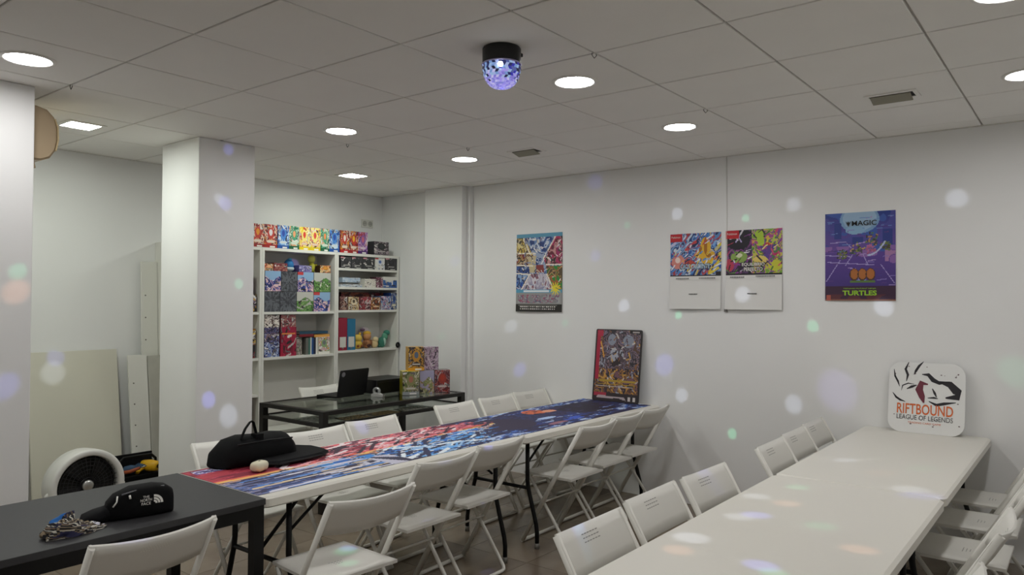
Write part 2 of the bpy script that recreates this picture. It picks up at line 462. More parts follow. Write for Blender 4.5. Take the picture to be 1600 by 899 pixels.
for (c, (ax, val), u, v, rad, k) in beams:
    T = Vector(pix(ax, val, u, v)); S = Vector((BX, BY, H-.10)); d = (T-S); L = d.length; d.normalize()
    S2 = S + d*.105
    li = bpy.data.lights.new('beam', 'SPOT'); li.color = BCOL[c]
    ang = 2*math.atan(rad*1.25/L); li.spot_size = ang; li.spot_blend = .75
    li.shadow_soft_size = .006
    li.energy = BEAM*k*BOOST[ax]*(L/3.2)**2
    o = bpy.data.objects.new('beam', li); COL.objects.link(o); o.parent = dl
    o.location = S2 - Vector((BX, BY, H)); o.rotation_euler = d.to_track_quat('-Z', 'Y').to_euler()

# ================================================================ FURNITURE
ORD = ['first', 'second', 'third', 'fourth', 'fifth', 'sixth', 'seventh', 'eighth']
# ---- white folding tables
def folding_table(loc, label, insets=(.235, .235), W=.72, L=1.80, zt=.74):
    """long side along local Y"""
    t = thing('folding_table', label, 'table', loc, 0, 'white plastic folding tables')
    P = rrect(-W/2, -L/2+.002, W/2, L/2-.002, .045, 6)
    Q = rrect(-W/2+.012, -L/2+.014, W/2-.012, L/2-.014, .04, 6)
    n = len(P); V = []; F = []
    for ring, z in ((Q, zt), (P, zt-.009), (P, zt-.040), (Q, zt-.048)): V += [(x, y, z) for x, y in ring]
    F.append(tuple(range(n))); F.append(tuple(range(4*n-1, 3*n-1, -1)))
    for a in range(3):
        for k in range(n):
            l = (k+1) % n; F.append((a*n+l, a*n+k, (a+1)*n+k, (a+1)*n+l))
    top = MB().add(V, F).build('tabletop', M_TABLE, t)
    for s in (-1, 1):                                   # recessed steel rails under the top
        MB().box((s*.26-.012, -L/2+.12, zt-.072), (s*.26+.012, L/2-.12, zt-.048)).build('rail', M_WMETAL, t)
    for e in (-1, 1):
        y = e*(L/2-insets[0 if e < 0 else 1])
        for s in (-1, 1):
            pts = [(s*.215, y, zt-.050), (s*.215, y, .42), (s*.222, y, .37), (s*.285, y, .15), (s*.292, y, .10), (s*.292, y, .03)]
            lg = MB().tube(pts, .0135, 10).build('leg', M_BLACK, t)
            MB().tube([(s*.292, y, .035), (s*.292, y, 0)], .0155, 10).build('foot_cap', M_GREYCAP, lg)
        MB().tube([(-.222, y, .37), (.222, y, .37)], .011, 8).build('crossbar', M_BLACK, t)
        MB().tube([(-.215, y, zt-.06), (.215, y, zt-.06)], .0135, 8).build('hinge_bar', M_BLACK, t)
        br = MB().tube([(.10*0+.0, y, .40), (0, y-e*.16, .55), (0, y-e*.30, zt-.055)], .009, 8).build('brace', M_BLACK, t)
        for s in (-1, 1):
            MB().tube([(s*.2, y-e*.015, .52), (s*.2, y-e*.24, zt-.06)], .0075, 8).build('brace', M_BLACK, t)
    return t
XT = -1.335
folding_table((XT, .497, 0), 'white folding table under the mat, between black table and second mat table', (.235, .10))
folding_table((XT, 2.298, 0), 'white folding table under the mat, end touching the poster wall', (.222, .205))
XR_ = .878
folding_table((XR_, 2.298, 0), 'bare white folding table touching the poster wall, white sign standing on it', (.10, .10))
folding_table((XR_, .497, 0), 'bare white folding table, farther one from the poster wall', (.20, .10))

# ---- black table
bt = thing('black_table', 'black rectangular table abutting the end of the mat-covered white table', 'table', (-1.30, -1.30, 0))
M_BTOP = mat('dark charcoal laminate', '343436', .55, noise=.08, spec=.4, nscale=40)
MB().box((-.355, -.895, .722), (.355, .895, .748)).build('tabletop', M_BTOP, bt, bevel=.002)
mb = MB()
for lo, hi in (((-.35, -.89, .672), (-.325, .89, .722)), ((.325, -.89, .672), (.35, .89, .722)), ((-.325, -.89, .672), (.325, -.865, .722)), ((-.325, .865, .672), (.325, .89, .722))): mb.box(lo, hi)
mb.build('apron', M_BLACK, bt)
for sx in (-1, 1):
    for sy in (-1, 1):
        MB().box((sx*.328-.022, sy*.868-.022, 0), (sx*.328+.022, sy*.868+.022, .672)).build('leg', M_BLACK, bt)

# ---- white folding chairs (local +Y = facing direction)
def make_chair():
    t = thing('folding_chair', '', 'chair')
    # seat: rounded moulded panel, front edge dipping
    nx, ny = 10, 10; W, y0, y1 = .385, -.17, .20
    def sp(i, j, top):
        u = i/nx*2-1; v = j/ny
        y = y0+(y1-y0)*v
        wf = W/2*(1-.06*v)
        edge = max(abs(u)**8, abs(2*v-1)**8)
        x = wf*u
        z = .462-.012*math.exp(-(u*1.6)**2)*math.sin(PI*v)-.008*edge if top else .436+.004*edge
        return (x, y, z)
    P = np.array([[sp(i, j, True) for i in range(nx+1)] for j in range(ny+1)])
    Q = np.array([[sp(i, j, False) for i in range(nx, -1, -1)] for j in range(ny+1)])
    mb = MB().grid(P, smooth=True).grid(Q, smooth=True)
    N = (nx+1)*(ny+1)
    idx = lambda i, j: j*(nx+1)+i
    idq = lambda i, j: N+j*(nx+1)+(nx-i)
    for i in range(nx):
        mb.f += [(idx(i+1, 0), idx(i, 0), idq(i, 0), idq(i+1, 0)), (idx(i, ny), idx(i+1, ny), idq(i+1, ny), idq(i, ny))]; mb.c += [None]*2; mb.sm += [False]*2
    for j in range(ny):
        mb.f += [(idx(0, j), idx(0, j+1), idq(0, j+1), idq(0, j)), (idx(nx, j+1), idx(nx, j), idq(nx, j), idq(nx, j+1))]; mb.c += [None]*2; mb.sm += [False]*2
    seat = mb.build('seat', M_WHITE, t)
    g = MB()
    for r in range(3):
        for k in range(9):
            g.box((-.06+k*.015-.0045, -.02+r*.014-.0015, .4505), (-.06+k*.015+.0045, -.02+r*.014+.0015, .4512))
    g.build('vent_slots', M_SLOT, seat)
    # frames
    top = Vector((0, -.255, .785)); foot = Vector((0, .195, .012))
    dirv = (top-foot).normalized()
    for s in (-1, 1):
        pts = [(s*.206, foot.y, foot.z), (s*.206, foot.y+(top.y-foot.y)*.5, foot.z+(top.z-foot.z)*.5), (s*.206, top.y, top.z)]
        MB().tube(pts, .0125, 10, flat=(.8, 1.15)).build('back_leg', M_WMETAL, t)
    MB().tube([(-.213, foot.y, foot.z), (.213, foot.y, foot.z)], .0115, 8).build('foot_bar', M_WMETAL, t)
    for s in (-1, 1):
        MB().tube([(s*.178, .165, .437), (s*.178, -.10, .075), (s*.177, -.135, .028), (s*.165, -.147, .013), (s*.14, -.15, .011), (0, -.15, .011)], .0105, 10).build('rear_leg', M_WMETAL, t)
    MB().tube([(-.2, .03, .285), (.2, .03, .285)], .006, 6).build('pivot_rod', M_WMETAL, t)
    # backrest: curved panel between the frame tubes, leaning with them
    up = dirv; fw = Vector((0, dirv.z, -dirv.y))        # toward the sitter
    c0 = top + up*.006
    NB, HB, TH = 14, .168, .014
    def bp(i, j, side):
        u = i/NB*2-1; v = j/4
        base = c0 - up*HB*(1-v)
        arc = -.030*(1-u*u)+.004
        p = base + fw*(arc + (TH/2 if side else -TH/2)); x = .213*u
        if j in (0, 4): p = p + fw*(-.003 if side else .003)
        return (x, p.y, p.z)
    A = np.array([[bp(i, j, True) for i in range(NB+1)] for j in range(5)])
    B = np.array([[bp(i, j, False) for i in range(NB, -1, -1)] for j in range(5)])
    mb = MB().grid(A[:, ::-1], smooth=True).grid(B[:, ::-1], smooth=True)
    N = 5*(NB+1); ia = lambda i, j: j*(NB+1)+(NB-i); ib = lambda i, j: N+j*(NB+1)+i
    for i in range(NB):
        mb.f += [(ia(i, 0), ia(i+1, 0), ib(i+1, 0), ib(i, 0)), (ia(i+1, 4), ia(i, 4), ib(i, 4), ib(i+1, 4))]; mb.c += [None]*2; mb.sm += [False]*2
    for j in range(4):
        mb.f += [(ia(0, j+1), ia(0, j), ib(0, j), ib(0, j+1)), (ia(NB, j), ia(NB, j+1), ib(NB, j+1), ib(NB, j))]; mb.c += [None]*2; mb.sm += [False]*2
    back = mb.build('backrest', M_WHITE, t)
    bm = bmesh.new(); bm.from_mesh(back.data); bmesh.ops.recalc_face_normals(bm, faces=bm.faces); bm.to_mesh(back.data); bm.free()
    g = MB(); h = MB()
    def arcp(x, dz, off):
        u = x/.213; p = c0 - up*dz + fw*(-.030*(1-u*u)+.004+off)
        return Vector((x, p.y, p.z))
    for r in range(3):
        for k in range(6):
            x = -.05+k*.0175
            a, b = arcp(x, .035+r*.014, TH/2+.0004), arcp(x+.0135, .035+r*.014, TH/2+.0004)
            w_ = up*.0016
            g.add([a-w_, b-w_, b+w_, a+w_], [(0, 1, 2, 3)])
        for k in range(13):
            x = -.055+k*.009+(r % 2)*.0045
            a = arcp(x, .030+r*.008, -TH/2-.0004); w_ = up*.0017; e = Vector((.0017, 0, 0))
            h.add([a-w_-e, a-w_+e, a+w_+e, a+w_-e], [(3, 2, 1, 0)])
    g.build('vent_slots', M_SLOT, back); h.build('vent_dots', M_SLOTB, back)
    return t
proto = make_chair(); used = [False]
def chair(x_top, yc, face, label, group, dz=0, rz=0):
    """face: +1 faces +x, -1 faces -x ; x_top = where the top of the backrest is"""
    x = x_top + face*.255
    r = (-PI/2 if face > 0 else PI/2) + math.radians(rz)
    if not used[0]:
        used[0] = True; proto.location = (x, yc, 0); proto.rotation_euler = (0, 0, r); proto['label'] = label; proto['group'] = group; return proto
    return dup(proto, (x, yc, 0), r, label, group)
G1 = 'white folding chairs on the aisle side of the mat-covered tables'
for k, (xt, yc, rz) in enumerate(((-.80, 2.76, 0), (-.785, 2.33, 0), (-.745, 1.875, 0), (-.845, 1.01, 2), (-.79, .52, 0), (-.55, -.155, -4))):
    chair(xt, yc, -1, 'white folding chair on aisle side of mat-covered table, %s from poster wall' % ORD[k], G1, rz=rz)
chair(-.735, -.962, -1, 'white folding chair with its back to the aisle, at the black table', 'white folding chair at the black table')
G2 = 'white folding chairs on the desk side of the mat-covered tables'
for k, (xt, yc, rz) in enumerate(((-2.12, 2.955, -4), (-2.10, 2.49, 0), (-2.08, 1.97, 0), (-2.0, 1.085, 0), (-1.945, .60, 0), (-2.07, .10, 0))):
    chair(xt, yc, 1, 'white folding chair on desk side of mat-covered table, %s from poster wall' % ORD[k], G2, rz=rz)
G3 = 'white folding chairs on the aisle side of the bare tables'
for k, (xt, yc, rz) in enumerate(((.28, 2.835, 0), (.30, 2.385, 0), (.32, 1.92, 0), (.315, 1.035, -3), (.30, .555, 0), (.328, .045, 0))):
    chair(xt, yc, 1, 'white folding chair on aisle side of bare white tables, %s from poster wall' % ORD[k], G3, rz=rz)
G4 = 'white folding chairs on the far side of the bare tables'
for k, (xt, yc, rz) in enumerate(((1.525, 2.81, 0), (1.525, 2.27, 0), (1.525, 1.715, 0), (1.485, .975, 0), (1.47, .20, 0))):
    chair(xt, yc, -1, 'white folding chair on right-wall side of bare white tables, %s from poster wall' % ORD[k], G4, rz=rz)
chair(-3.77, 2.02, 1, 'white folding chair behind the glass desk in front of bookcases', 'white folding chair behind the desk')

# ---- bookcases
def bookcase(y0, y1, shelves, label):
    t = thing('bookcase', label, 'bookcase', (XL+.002, (y0+y1)/2, 0), 0, 'white bookcases along the left wall')
    W = (y1-y0)/2; D = .28; z1 = 2.02
    for s in (-1, 1):
        MB().box((0, s*W-(.022 if s > 0 else 0), 0), (D, s*W+(.022 if s < 0 else 0), z1)).build('side_panel', M_SHELF, t)
    MB().box((0, -W+.022, z1-.026), (D, W-.022, z1)).build('top_panel', M_SHELF, t)
    MB().box((0, -W+.022, .02), (.006, W-.022, z1-.026)).build('back_panel', M_SHELF, t)
    MB().box((D-.03, -W+.022, 0), (D-.012, W-.022, .06)).build('plinth', M_SHELF, t)
    for z in shelves:
        MB().box((.006, -W+.022, z-.022), (D-.006, W-.022, z)).build('shelf', M_SHELF, t)
    return t
bookcase(.765, 1.565, (.08, .40, .74, 1.055, 1.455), 'white bookcase partly hidden behind the middle pillar')
bookcase(1.567, 2.375, (.08, .40, 1.055, 1.455), 'white bookcase with stacked boxes and books, in the middle of the row')
bookcase(2.377, 3.185, (.08, .40, 1.075, 1.465, 1.690, 1.872), 'white bookcase with binders and small boxes, next to the corner')
SF = XL+.002+.274                                    # front plane for goods
ZS = {'top': 2.02}

# ---------------------------------------------------------------- goods: printed card boxes
rnd2 = random.Random(21)
def art(kind, seed, cols, nx=12, ny=15, band=None, tag_=None, blob=None, frame=None):
    """abstract packaging print"""
    nx, ny = nx*2, ny*2
    X, Y, im = canvas(nx, ny, cols[0])                # Y=0 bottom
    n = .6*vnoise(X+seed*.37, Y*1.3+seed*.11, seed, 5.0)+.4*vnoise(X-Y+seed, X+Y, seed+5, 8.0)
    palette(im, np.ones(X.shape, bool), n, cols, .25, .72)
    if kind == 'rays':
        a = np.arctan2(Y-.55, X-.5); k = ((a*5/PI+seed) % 1.0) < .28
        put(im, k & (np.hypot(X-.5, Y-.55) > .2), cols[-1])
    if kind in ('figure', 'x', 'split'):
        strokes(im, X, Y, 26, list(cols)+['E4E0DC', '2A2426', 'B8B4B0', '6A6468'], seed+900, .28, .032, (0, PI))
    if kind == 'figure':
        put(im, ell(X, Y, .5, .62, .26, .24), cols[1]); put(im, ell(X, Y, .5, .66, .13, .14), blob or cols[-1])
        put(im, ell(X, Y, .5, .27, .34, .07), cols[2]); put(im, (abs(Y-.27) < .02) & (abs(X-.5) < .24), 'DAD6CE')
    if kind == 'split':
        put(im, Y > .62+.1*np.sin(X*7+seed), blob or cols[-1])
    if band:
        put(im, Y < .14, band); put(im, (Y < .09) & (Y > .03) & (abs(X-.62) < .2), 'E8E6E0')
    if tag_: put(im, (Y > .86) & (X < .34), tag_)
    if frame:
        put(im, (X < .07) | (X > .93) | (Y < .06) | (Y > .94), frame)
    return im
def goods(name, label, cat, group, ya, yb, z0, z1, im, side, depth=.16, xf=SF, top=None, m=None, inset=0, rz=0):
    """box whose printed front faces +x; ya..yb across, z0..z1 up"""
    t = thing(name, label, cat, (xf-depth/2-inset, (ya+yb)/2, z0), rz, group)
    h = depth/2; w_ = (yb-ya)/2-.001; hh = z1-z0
    ny, nx = im.shape[:2]
    G = np.zeros((ny+1, nx+1, 3)); G[..., 0] = h
    G[..., 1] = np.linspace(-w_, w_, nx+1)[None, :]; G[..., 2] = np.linspace(0, hh, ny+1)[:, None]
    MB().grid(G, im).build('printed_front', m or M_INK, t)
    V = [(-h,-w_,0),(h,-w_,0),(h,w_,0),(-h,w_,0),(-h,-w_,hh),(h,-w_,hh),(h,w_,hh),(-h,w_,hh)]
    b = MB()
    sc = C(side); tcv = C(top or side)
    b.add(V, [(0,3,2,1),(0,1,5,4),(2,3,7,6),(3,0,4,7)], sc); b.add(V, [(4,5,6,7)], tcv)
    b.build('carton', m or M_INK, t)
    return t
def yz(u, v, x=SF):
    p = pix(0, x, u, v); return p[1], p[2]
def goods_px(name, label, cat, group, u0, u1, vt, zb, im, side, **k):
    x = k.get('xf', SF) - k.get('inset', 0)
    ya = yz(u0, 450, x)[0]; yb = yz(u1, 450, x)[0]
    zt = yz((u0+u1)/2, vt, x)[1]
    return goods(name, label, cat, group, ya, yb, zb, zt, im, side, **k)
P_RED = ['7A1420', 'C0392B', 'E8C8B0', '5A1A2A', 'D8862E']
P_BLUE = ['1E4E9C', '4A86D0', 'C8DCEC', '20409A', '8AB4E0']
P_GREEN = ['1E6A4A', '4A9A78', 'C8DCC8', '14583A', 'E0A070']
P_YEL = ['E8CC30', 'F0E080', 'E8B090', 'C04A30', 'F4E8B0']
P_PUR = ['4A2A6A', '8A5AA0', 'C8A0C8', 'A83848', 'D8C8DC']
P_DARK = ['2A2A2E', '3A3A40', '54545A', '202024', '6A6A70']
row = [(392, 412, 'p', P_RED, '8C1A1A', 'dark red box with an orange figure'), (412, 432.5, 'p', P_RED, 'A01818', 'red box with silver swirls'),
       (433, 451, 'p', P_BLUE, '1450A0', 'blue box beside the red one'), (451, 467, 'p', P_GREEN, '0E5A38', 'green box beside the first blue box'),
       (467, 483, 'p', P_YEL, 'E0C41A', 'yellow box beside the first green box'), (483, 500, 'p', P_YEL, 'D8BE18', 'yellow box beside the second green box'),
       (500, 514, 'p', P_GREEN, '0E5A38', 'green box beside the second yellow box'), (514, 530, 'p', P_BLUE, '1450A0', 'blue box beside the second green box'),
       (531, 545, 'p', P_RED, 'B02020', 'red box beside the second blue box'), (545, 559, 'p', P_RED, '9A1E1E', 'red box with a yellow centre'),
       (559, 574, 'p', P_PUR, '4A1E6A', 'purple box at the end of the row')]
FIG = ['E09020', 'E8E0E4', '2A4AA8', 'E8A070', 'D84030', 'D85040', 'E89058', '3050A8', 'F0E0D8', 'E8B030', 'C86878']
for k, (u0, u1, _, pal, band, lb) in enumerate(row):
    im = art('figure', 3+k*7, pal, 15, 24, band=band, blob=FIG[k])
    goods_px('card_box', lb + ', on top of the bookcases', 'box', 'boxes on top of the bookcases', u0, u1, 349.5+(k*1.35), 2.02, im, pal[0], depth=.10, xf=SF-.01, top='D8D4CC')
goods_px('card_box', 'small dark grey box alone on top of the corner bookcase', 'box', 'boxes on top of the bookcases', 584, 607, 378, 2.02, art('figure', 91, ['6A5A62', '2A2A2E', '8A8088', '3A3438', 'A89AA0'], blob='3A3A3E'), '2E2C30', depth=.12, xf=SF-.01)
# middle bookcase, upper compartment: three layers of cased boxes
SKY = dict(kind='split', cols=['1C2E6A', '34489A', 'D0A8B8', '2A3A80', 'E8C8C8'], blob='90B4D8')
GRN = dict(kind='split', cols=['4A7A3A', '6A9A4A', '30542A', '88A868', '5A8A48'], blob='C4C4BC')
DRK = dict(kind='rays', cols=['3A3C42', '4A4C54', '55585E', '303238', '62656C'])
def cased(nm, u0, u1, layer, spec, seed, tg=None):
    za = 1.455+.183*layer
    im = art(spec['kind'], seed, spec['cols'], 14, 13, blob=spec.get('blob'), tag_=tg, frame=None)
    ya = yz(u0, 450)[0]; yb = yz(u1, 450)[0]
    return goods('display_case', nm, 'box', 'cased boxes stacked in the middle bookcase', ya, yb, za, za+.180, im, '6E7078', depth=.16, xf=SF-.02, m=M_INKG)
cased('dark grey cased box, bottom layer, by the side panel', 416, 439.5, 0, DRK, 5)
cased('dark grey cased box, bottom layer, beside the green one', 440, 465.5, 0, DRK, 17)
cased('green and white cased box in the bottom layer', 466, 492, 0, GRN, 23)
cased('sky blue cased box in the bottom layer', 492.5, 518, 0, SKY, 31, 'C84040')
cased('sky blue cased box on dark one, by the side panel', 416, 441, 1, SKY, 33)
cased('dark grey cased box in the middle layer', 441.5, 466.5, 1, DRK, 39)
cased('sky blue cased box on top of the green one', 467, 492, 1, SKY, 37, 'C84040')
cased('green and white cased box in the middle layer', 492.5, 519, 1, GRN, 47)
ZL = 1.455+.366
def low(nm, u0, u1, vt, im, side, cat='box', d=.12, name='card_box'):
    ya = yz(u0, 450)[0]; yb = yz(u1, 450)[0]; zt = yz((u0+u1)/2, vt)[1]
    return goods(name, nm, cat, 'small boxes on the cased layers', ya, yb, ZL-.003, zt, im, side, depth=d, xf=SF-.03)
low('small orange and red box on the cased layers', 416, 430, 412, art('figure', 51, ['C04A28', 'E8A070', '4A6A2A', 'B03028', 'F0C8A0'], blob='E8B890'), '8A3020')
low('maroon box on the cased layers', 430.5, 452, 411, art('x', 53, ['6A1A2A', '8A3040', 'A85A50', '5A1424', 'B88070']), '5A1624')
low('lavender box on the cased layers', 470, 490, 415, art('x', 57, ['6A64A0', '8A84B8', '504A88', '7A78B0', 'A8A0C8']), '5A5490')
low('orange and dark box on the cased layers by the divider', 503, 519.5, 415, art('figure', 59, ['2A2420', 'D88A30', 'E8C080', 'C04A30', 'F0D8A0'], blob='E0A040'), '4A3020')
def blob_toy(name, label, y, z, parts, x=SF-.10):
    """soft toy or ornament made of rounded lobes: parts = (partname, colour, (dx,dy,dz), (rx,ry,rz))"""
    t = thing(name, label, 'plush toy' if 'plush' in label else 'figure', (x, y, z))
    for pn, c, d, r in parts:
        mb = MB(); prof = [(math.sin(PI*k/10), -math.cos(PI*k/10)) for k in range(11)]
        mb.lathe(prof, 14, M=Matrix.Translation(d) @ Matrix.Diagonal((r[0], r[1], r[2], 1)))
        mb.build(pn, mat('plush '+c, c, .8, noise=.15, nscale=30, bump=.2, bscale=150), t)
    return t
y_, _ = yz(461.5, 430)
blob_toy('dome_ornament', 'blue and white rounded ornament on the cased layers', y_, ZL, [('body', '2E78B4', (0, 0, .06), (.042, .045, .055)), ('base', 'C8D4D8', (0, 0, .026), (.044, .05, .026)), ('knob', '6ABCE0', (0, .01, .11), (.02, .02, .015))])
y_, _ = yz(497.5, 430)
blob_toy('figurine', 'small yellow green figurine on the cased layers', y_, ZL, [('body', 'B8B438', (0, 0, .05), (.03, .03, .05)), ('head', 'CFCF60', (0, -.005, .125), (.036, .036, .04)), ('arm', 'A8A030', (.01, .035, .07), (.012, .02, .012)), ('foot', '7A7A28', (.01, -.012, .008), (.02, .012, .008)), ('foot', '7A7A28', (.01, .012, .008), (.02, .012, .008))])
# middle bookcase, lower compartment
ZM = 1.055
def mid(nm, u0, u1, z0, z1, im, side, d=.16, name='card_box', grp='boxes in the lower compartment of middle bookcase', **k):
    ya = yz(u0, 450)[0]; yb = yz(u1, 450)[0]
    return goods(name, nm, 'box', grp, ya, yb, z0, z1, im, side, depth=d, xf=SF-.02, **k)
mid('dark blue and white box at the bottom of its stack', 416, 439.5, ZM, ZM+.132, art('x', 61, ['26306A', '7080B8', 'C0C8E0', '1A2048', '90A0C8', '2A3470'], 16, 12), '1C2246')
mid('dark navy box in the middle of its stack', 416, 439.5, ZM+.132, ZM+.262, art('x', 63, ['1E2038', '3A3A60', '8A6A70', '5A5A88', '2A2A48', '7070A0'], 16, 12), '15162A')
mid('white box with dark strokes, topmost of its stack', 416, 439.5, ZM+.262, ZM+.392-.02, art('x', 65, ['E0D8D0', 'E8E0DA', '5A4440', 'E4DCD4', '382C2C', 'D8C8BC'], 18, 14), 'CFC8C0')
mid('tall crimson box with orange lettering strip', 441, 466, ZM, ZM+.262, art('x', 67, ['A01838', '98153A', 'A82044', '801030'], 14, 20), '6E0E28')
mid('maroon patterned box on the tall crimson box', 441.5, 465, ZM+.262, ZM+.372, art('x', 69, ['7A3040', '8A4450', 'B88878', '6A2838', 'A06A68'], 16, 14), '50202C')
ya, yb = yz(443, 450)[0], yz(464, 450)[0]
MB().box((SF-.0195, ya, ZM+.195), (SF-.0185, yb, ZM+.208)).build('lettering_strip', mat('orange ink', 'E08848', .5), None)
o = bpy.data.objects['lettering_strip']; par = [q for q in bpy.data.objects if q.get('label', '').startswith('tall crimson')][0]
o.parent = par; o.location = -Vector(par.location)
# tin
ty = yz(474, 450)[0]
tt = thing('storage_tin', 'round patterned tin beside the tall crimson box', 'tin', (SF-.09, ty, ZM))
mb = MB(); 
Xc, Yc, im = canvas(28, 16); palette(im, Xc >= 0, vnoise(Xc*3, Yc*1.5, 71, 5), ['8A8078', 'A89A90', '6A5A60', '7A8A70', 'B0A8A0'])
th = np.linspace(0, 2*PI, 29); zz = np.linspace(0, .155, 17)
G = np.stack([np.cos(th)[None, :]*.047+zz[:, None]*0, np.sin(th)[None, :]*.047+zz[:, None]*0, zz[:, None]+th[None, :]*0], -1)
mb.grid(G, im, True).build('body', M_INKG, tt)
MB().lathe([(0, .166), (.046, .166), (.049, .162), (.049, .150), (.047, .150)], 28).build('lid', mat('tin lid', '8A8480', .35, .6), tt)
# books
def book(label, ya, yb, z0, z1, c, depth=.15, xf=SF-.03, pages=True, horizontal=False):
    t = thing('book', label, 'book', (xf-depth/2, (ya+yb)/2, z0), 0, 'books in the middle bookcase')
    w_, hh, h = (yb-ya)/2, z1-z0, depth/2
    m = mat('book cover '+c, c, .45)
    if horizontal:
        MB().box((-h, -w_, 0), (h, w_, .003)).box((-h, -w_, hh-.003), (h, w_, hh)).box((h-.003, -w_, .003), (h, w_, hh-.003)).build('cover', m, t)
        MB().box((-h+.004, -w_+.004, .003), (h-.003, w_-.004, hh-.003)).build('pages', mat('paper', 'DDD8CC', .8), t)
    else:
        MB().box((-h, -w_, 0), (h, -w_+.002, hh)).box((-h, w_-.002, 0), (h, w_, hh)).box((h-.003, -w_+.002, 0), (h, w_-.002, hh)).build('cover', m, t)
        MB().box((-h+.004, -w_+.002, .004), (h-.003, w_-.002, hh-.005)).build('pages', mat('paper', 'DDD8CC', .8), t)
u = 482.0
for c, wd, hh, nm in (('6A6A64', 4, .155, 'grey upright book in the short row'), ('3A6A5E', 3, .150, 'green upright book in the short row'), ('D4D4CC', 2, .158, 'thin white upright book in the short row'), ('1A4A86', 3, .156, 'blue upright book in the short row'), ('181C38', 3.5, .152, 'navy upright book in the short row'), ('E2E0D8', 3, .158, 'white upright book next to the white box')):
    book(nm, yz(u, 450)[0], yz(u+wd, 450)[0]-.001, ZM, ZM+hh, c); u += wd
mid('white box with colourful pictures at the end of the books', u+.3, 518, ZM, ZM+.158, art('figure', 77, ['E4E0D8', '8AA878', 'C88898', 'E8E4DC', 'D8A040'], 14, 14, blob='70787A', band='E4E2DA'), 'E0DED6', grp='boxes in the lower compartment of middle bookcase')
book('red book lying on the upright books', yz(471.5, 450)[0], yz(494, 450)[0], ZM+.1665, ZM+.19, '7A1820', horizontal=True)
book('orange and white booklet lying on the white box', yz(495, 450)[0], yz(519, 450)[0], ZM+.1585, ZM+.183, 'D89A48', horizontal=True)
book('dark blue book lying on top of the red book', yz(472, 450)[0], yz(516, 450)[0], ZM+.1905, ZM+.214, '24485E', horizontal=True)
# corner bookcase
GC = 'boxes in the corner bookcase'
ZC = [1.075, 1.465, 1.690, 1.872]
for k, (u0, u1, lb) in enumerate(((532, 549, 'dark grey box at the divider end of the top shelf'), (549.5, 566.5, 'dark grey box, second on the top shelf'), (567, 585, 'dark grey box beside the white one on the top shelf'), (602, 620, 'dark grey box at the corner end of the top shelf'))):
    goods_px('card_box', lb, 'box', GC, u0, u1, 401.5+k*.8, ZC[3], art('figure', 101+k*3, ['3A3A3C', '2A2A2C', '4A4A4C', '343436'], 12, 12, blob='343438', band='2E2E30', tag_='C88A92'), '2A2A2C', depth=.12)
goods_px('card_box', 'white box with blue mark among the dark grey ones', 'box', GC, 586, 601, 403.5, ZC[3], art('figure', 111, ['DAD8D0', 'D0D4DC', 'E0DED8', 'D6D4CC'], 12, 12, blob='4A6AA8', tag_='C05050'), 'D4D2CA', depth=.12)
goods_px('card_box', 'pale blue sleeve box on the second shelf', 'box', GC, 535, 563, 434, ZC[2]+.045, art('x', 113, ['B8C8D8', '98B0C8', 'D0D8E0', '88A0C0', 'C8D0D8'], 16, 8), 'A0B0C0', depth=.12)
goods_px('card_box', 'flat white and blue box under the sleeve box', 'box', GC, 532, 566, 444.5, ZC[2], art('x', 115, ['D0D4D8', 'B8C4D0', '8AA0B8', 'D8DADC'], 16, 6), 'C0C6CC', depth=.14)
goods_px('card_box', 'white patterned box on the second shelf', 'box', GC, 570, 587.5, 436, ZC[2], art('x', 117, ['E0DCD0', 'D8D4C8', 'C8BCB4', 'E4E0D6'], 10, 8), 'D8D4CA', depth=.10)
goods_px('card_box', 'small dark pink box on the second shelf', 'box', GC, 588, 598, 433.5, ZC[2], art('x', 119, ['5A2838', 'A87088', '3A1E2A', 'C8A0B0', '6A3848'], 8, 10), '4A2430', depth=.10)
goods_px('card_box', 'white box with blue lower corner on the second shelf', 'box', GC, 598.5, 620, 433, ZC[2], art('split', 121, ['2A5AA0', '3A68A8', '2A5498'], 12, 10, blob='DAD8D0'), 'D0CEC6', depth=.13)
third = [(531.5, 544, 463, ['3A1A1A', '5A2A2A', '8A6058', '201416', 'A88878'], 'dark brown box at the divider end of the third shelf'), (545, 561, 464, ['D0B890', 'E0D0B0', 'A88A58', 'C8A070', '5A4A38'], 'cream and gold box on the third shelf'), (561.5, 580, 464, ['8A2830', 'B05058', '40202A', 'D0A0A0', '5A2028'], 'red box on the third shelf'),
         (580.5, 595, 465, ['C07838', '4A2A20', 'E0B070', '2A1A18', '8A4A30'], 'orange and dark box on the third shelf'), (595.5, 611, 463, ['5A7AA8', '8AA0C0', 'B07890', '3A5A90', 'C8C8D8'], 'blue and pink box on the third shelf'), (611.5, 620.5, 458, ['2A4A88', '3A5A98', 'D8D0A8', '20386A'], 'tall blue box at the corner end of the third shelf')]
for k, (u0, u1, vt, pal, lb) in enumerate(third):
    goods_px('card_box', lb, 'box', GC, u0, u1, vt, ZC[1], art('figure' if k % 2 else 'x', 131+k*3, pal, 12, 14), pal[0], depth=.12)
goods('card_box', 'long maroon box lying behind the third shelf boxes', 'box', GC, yz(533, 450, SF-.14)[0], yz(606, 450, SF-.14)[0], ZC[1], ZC[1]+.175, art('x', 149, ['5A1A20', '7A2830', '8A4A30', '401418', 'A06048'], 30, 12), '4A161C', depth=.10, xf=SF-.14)
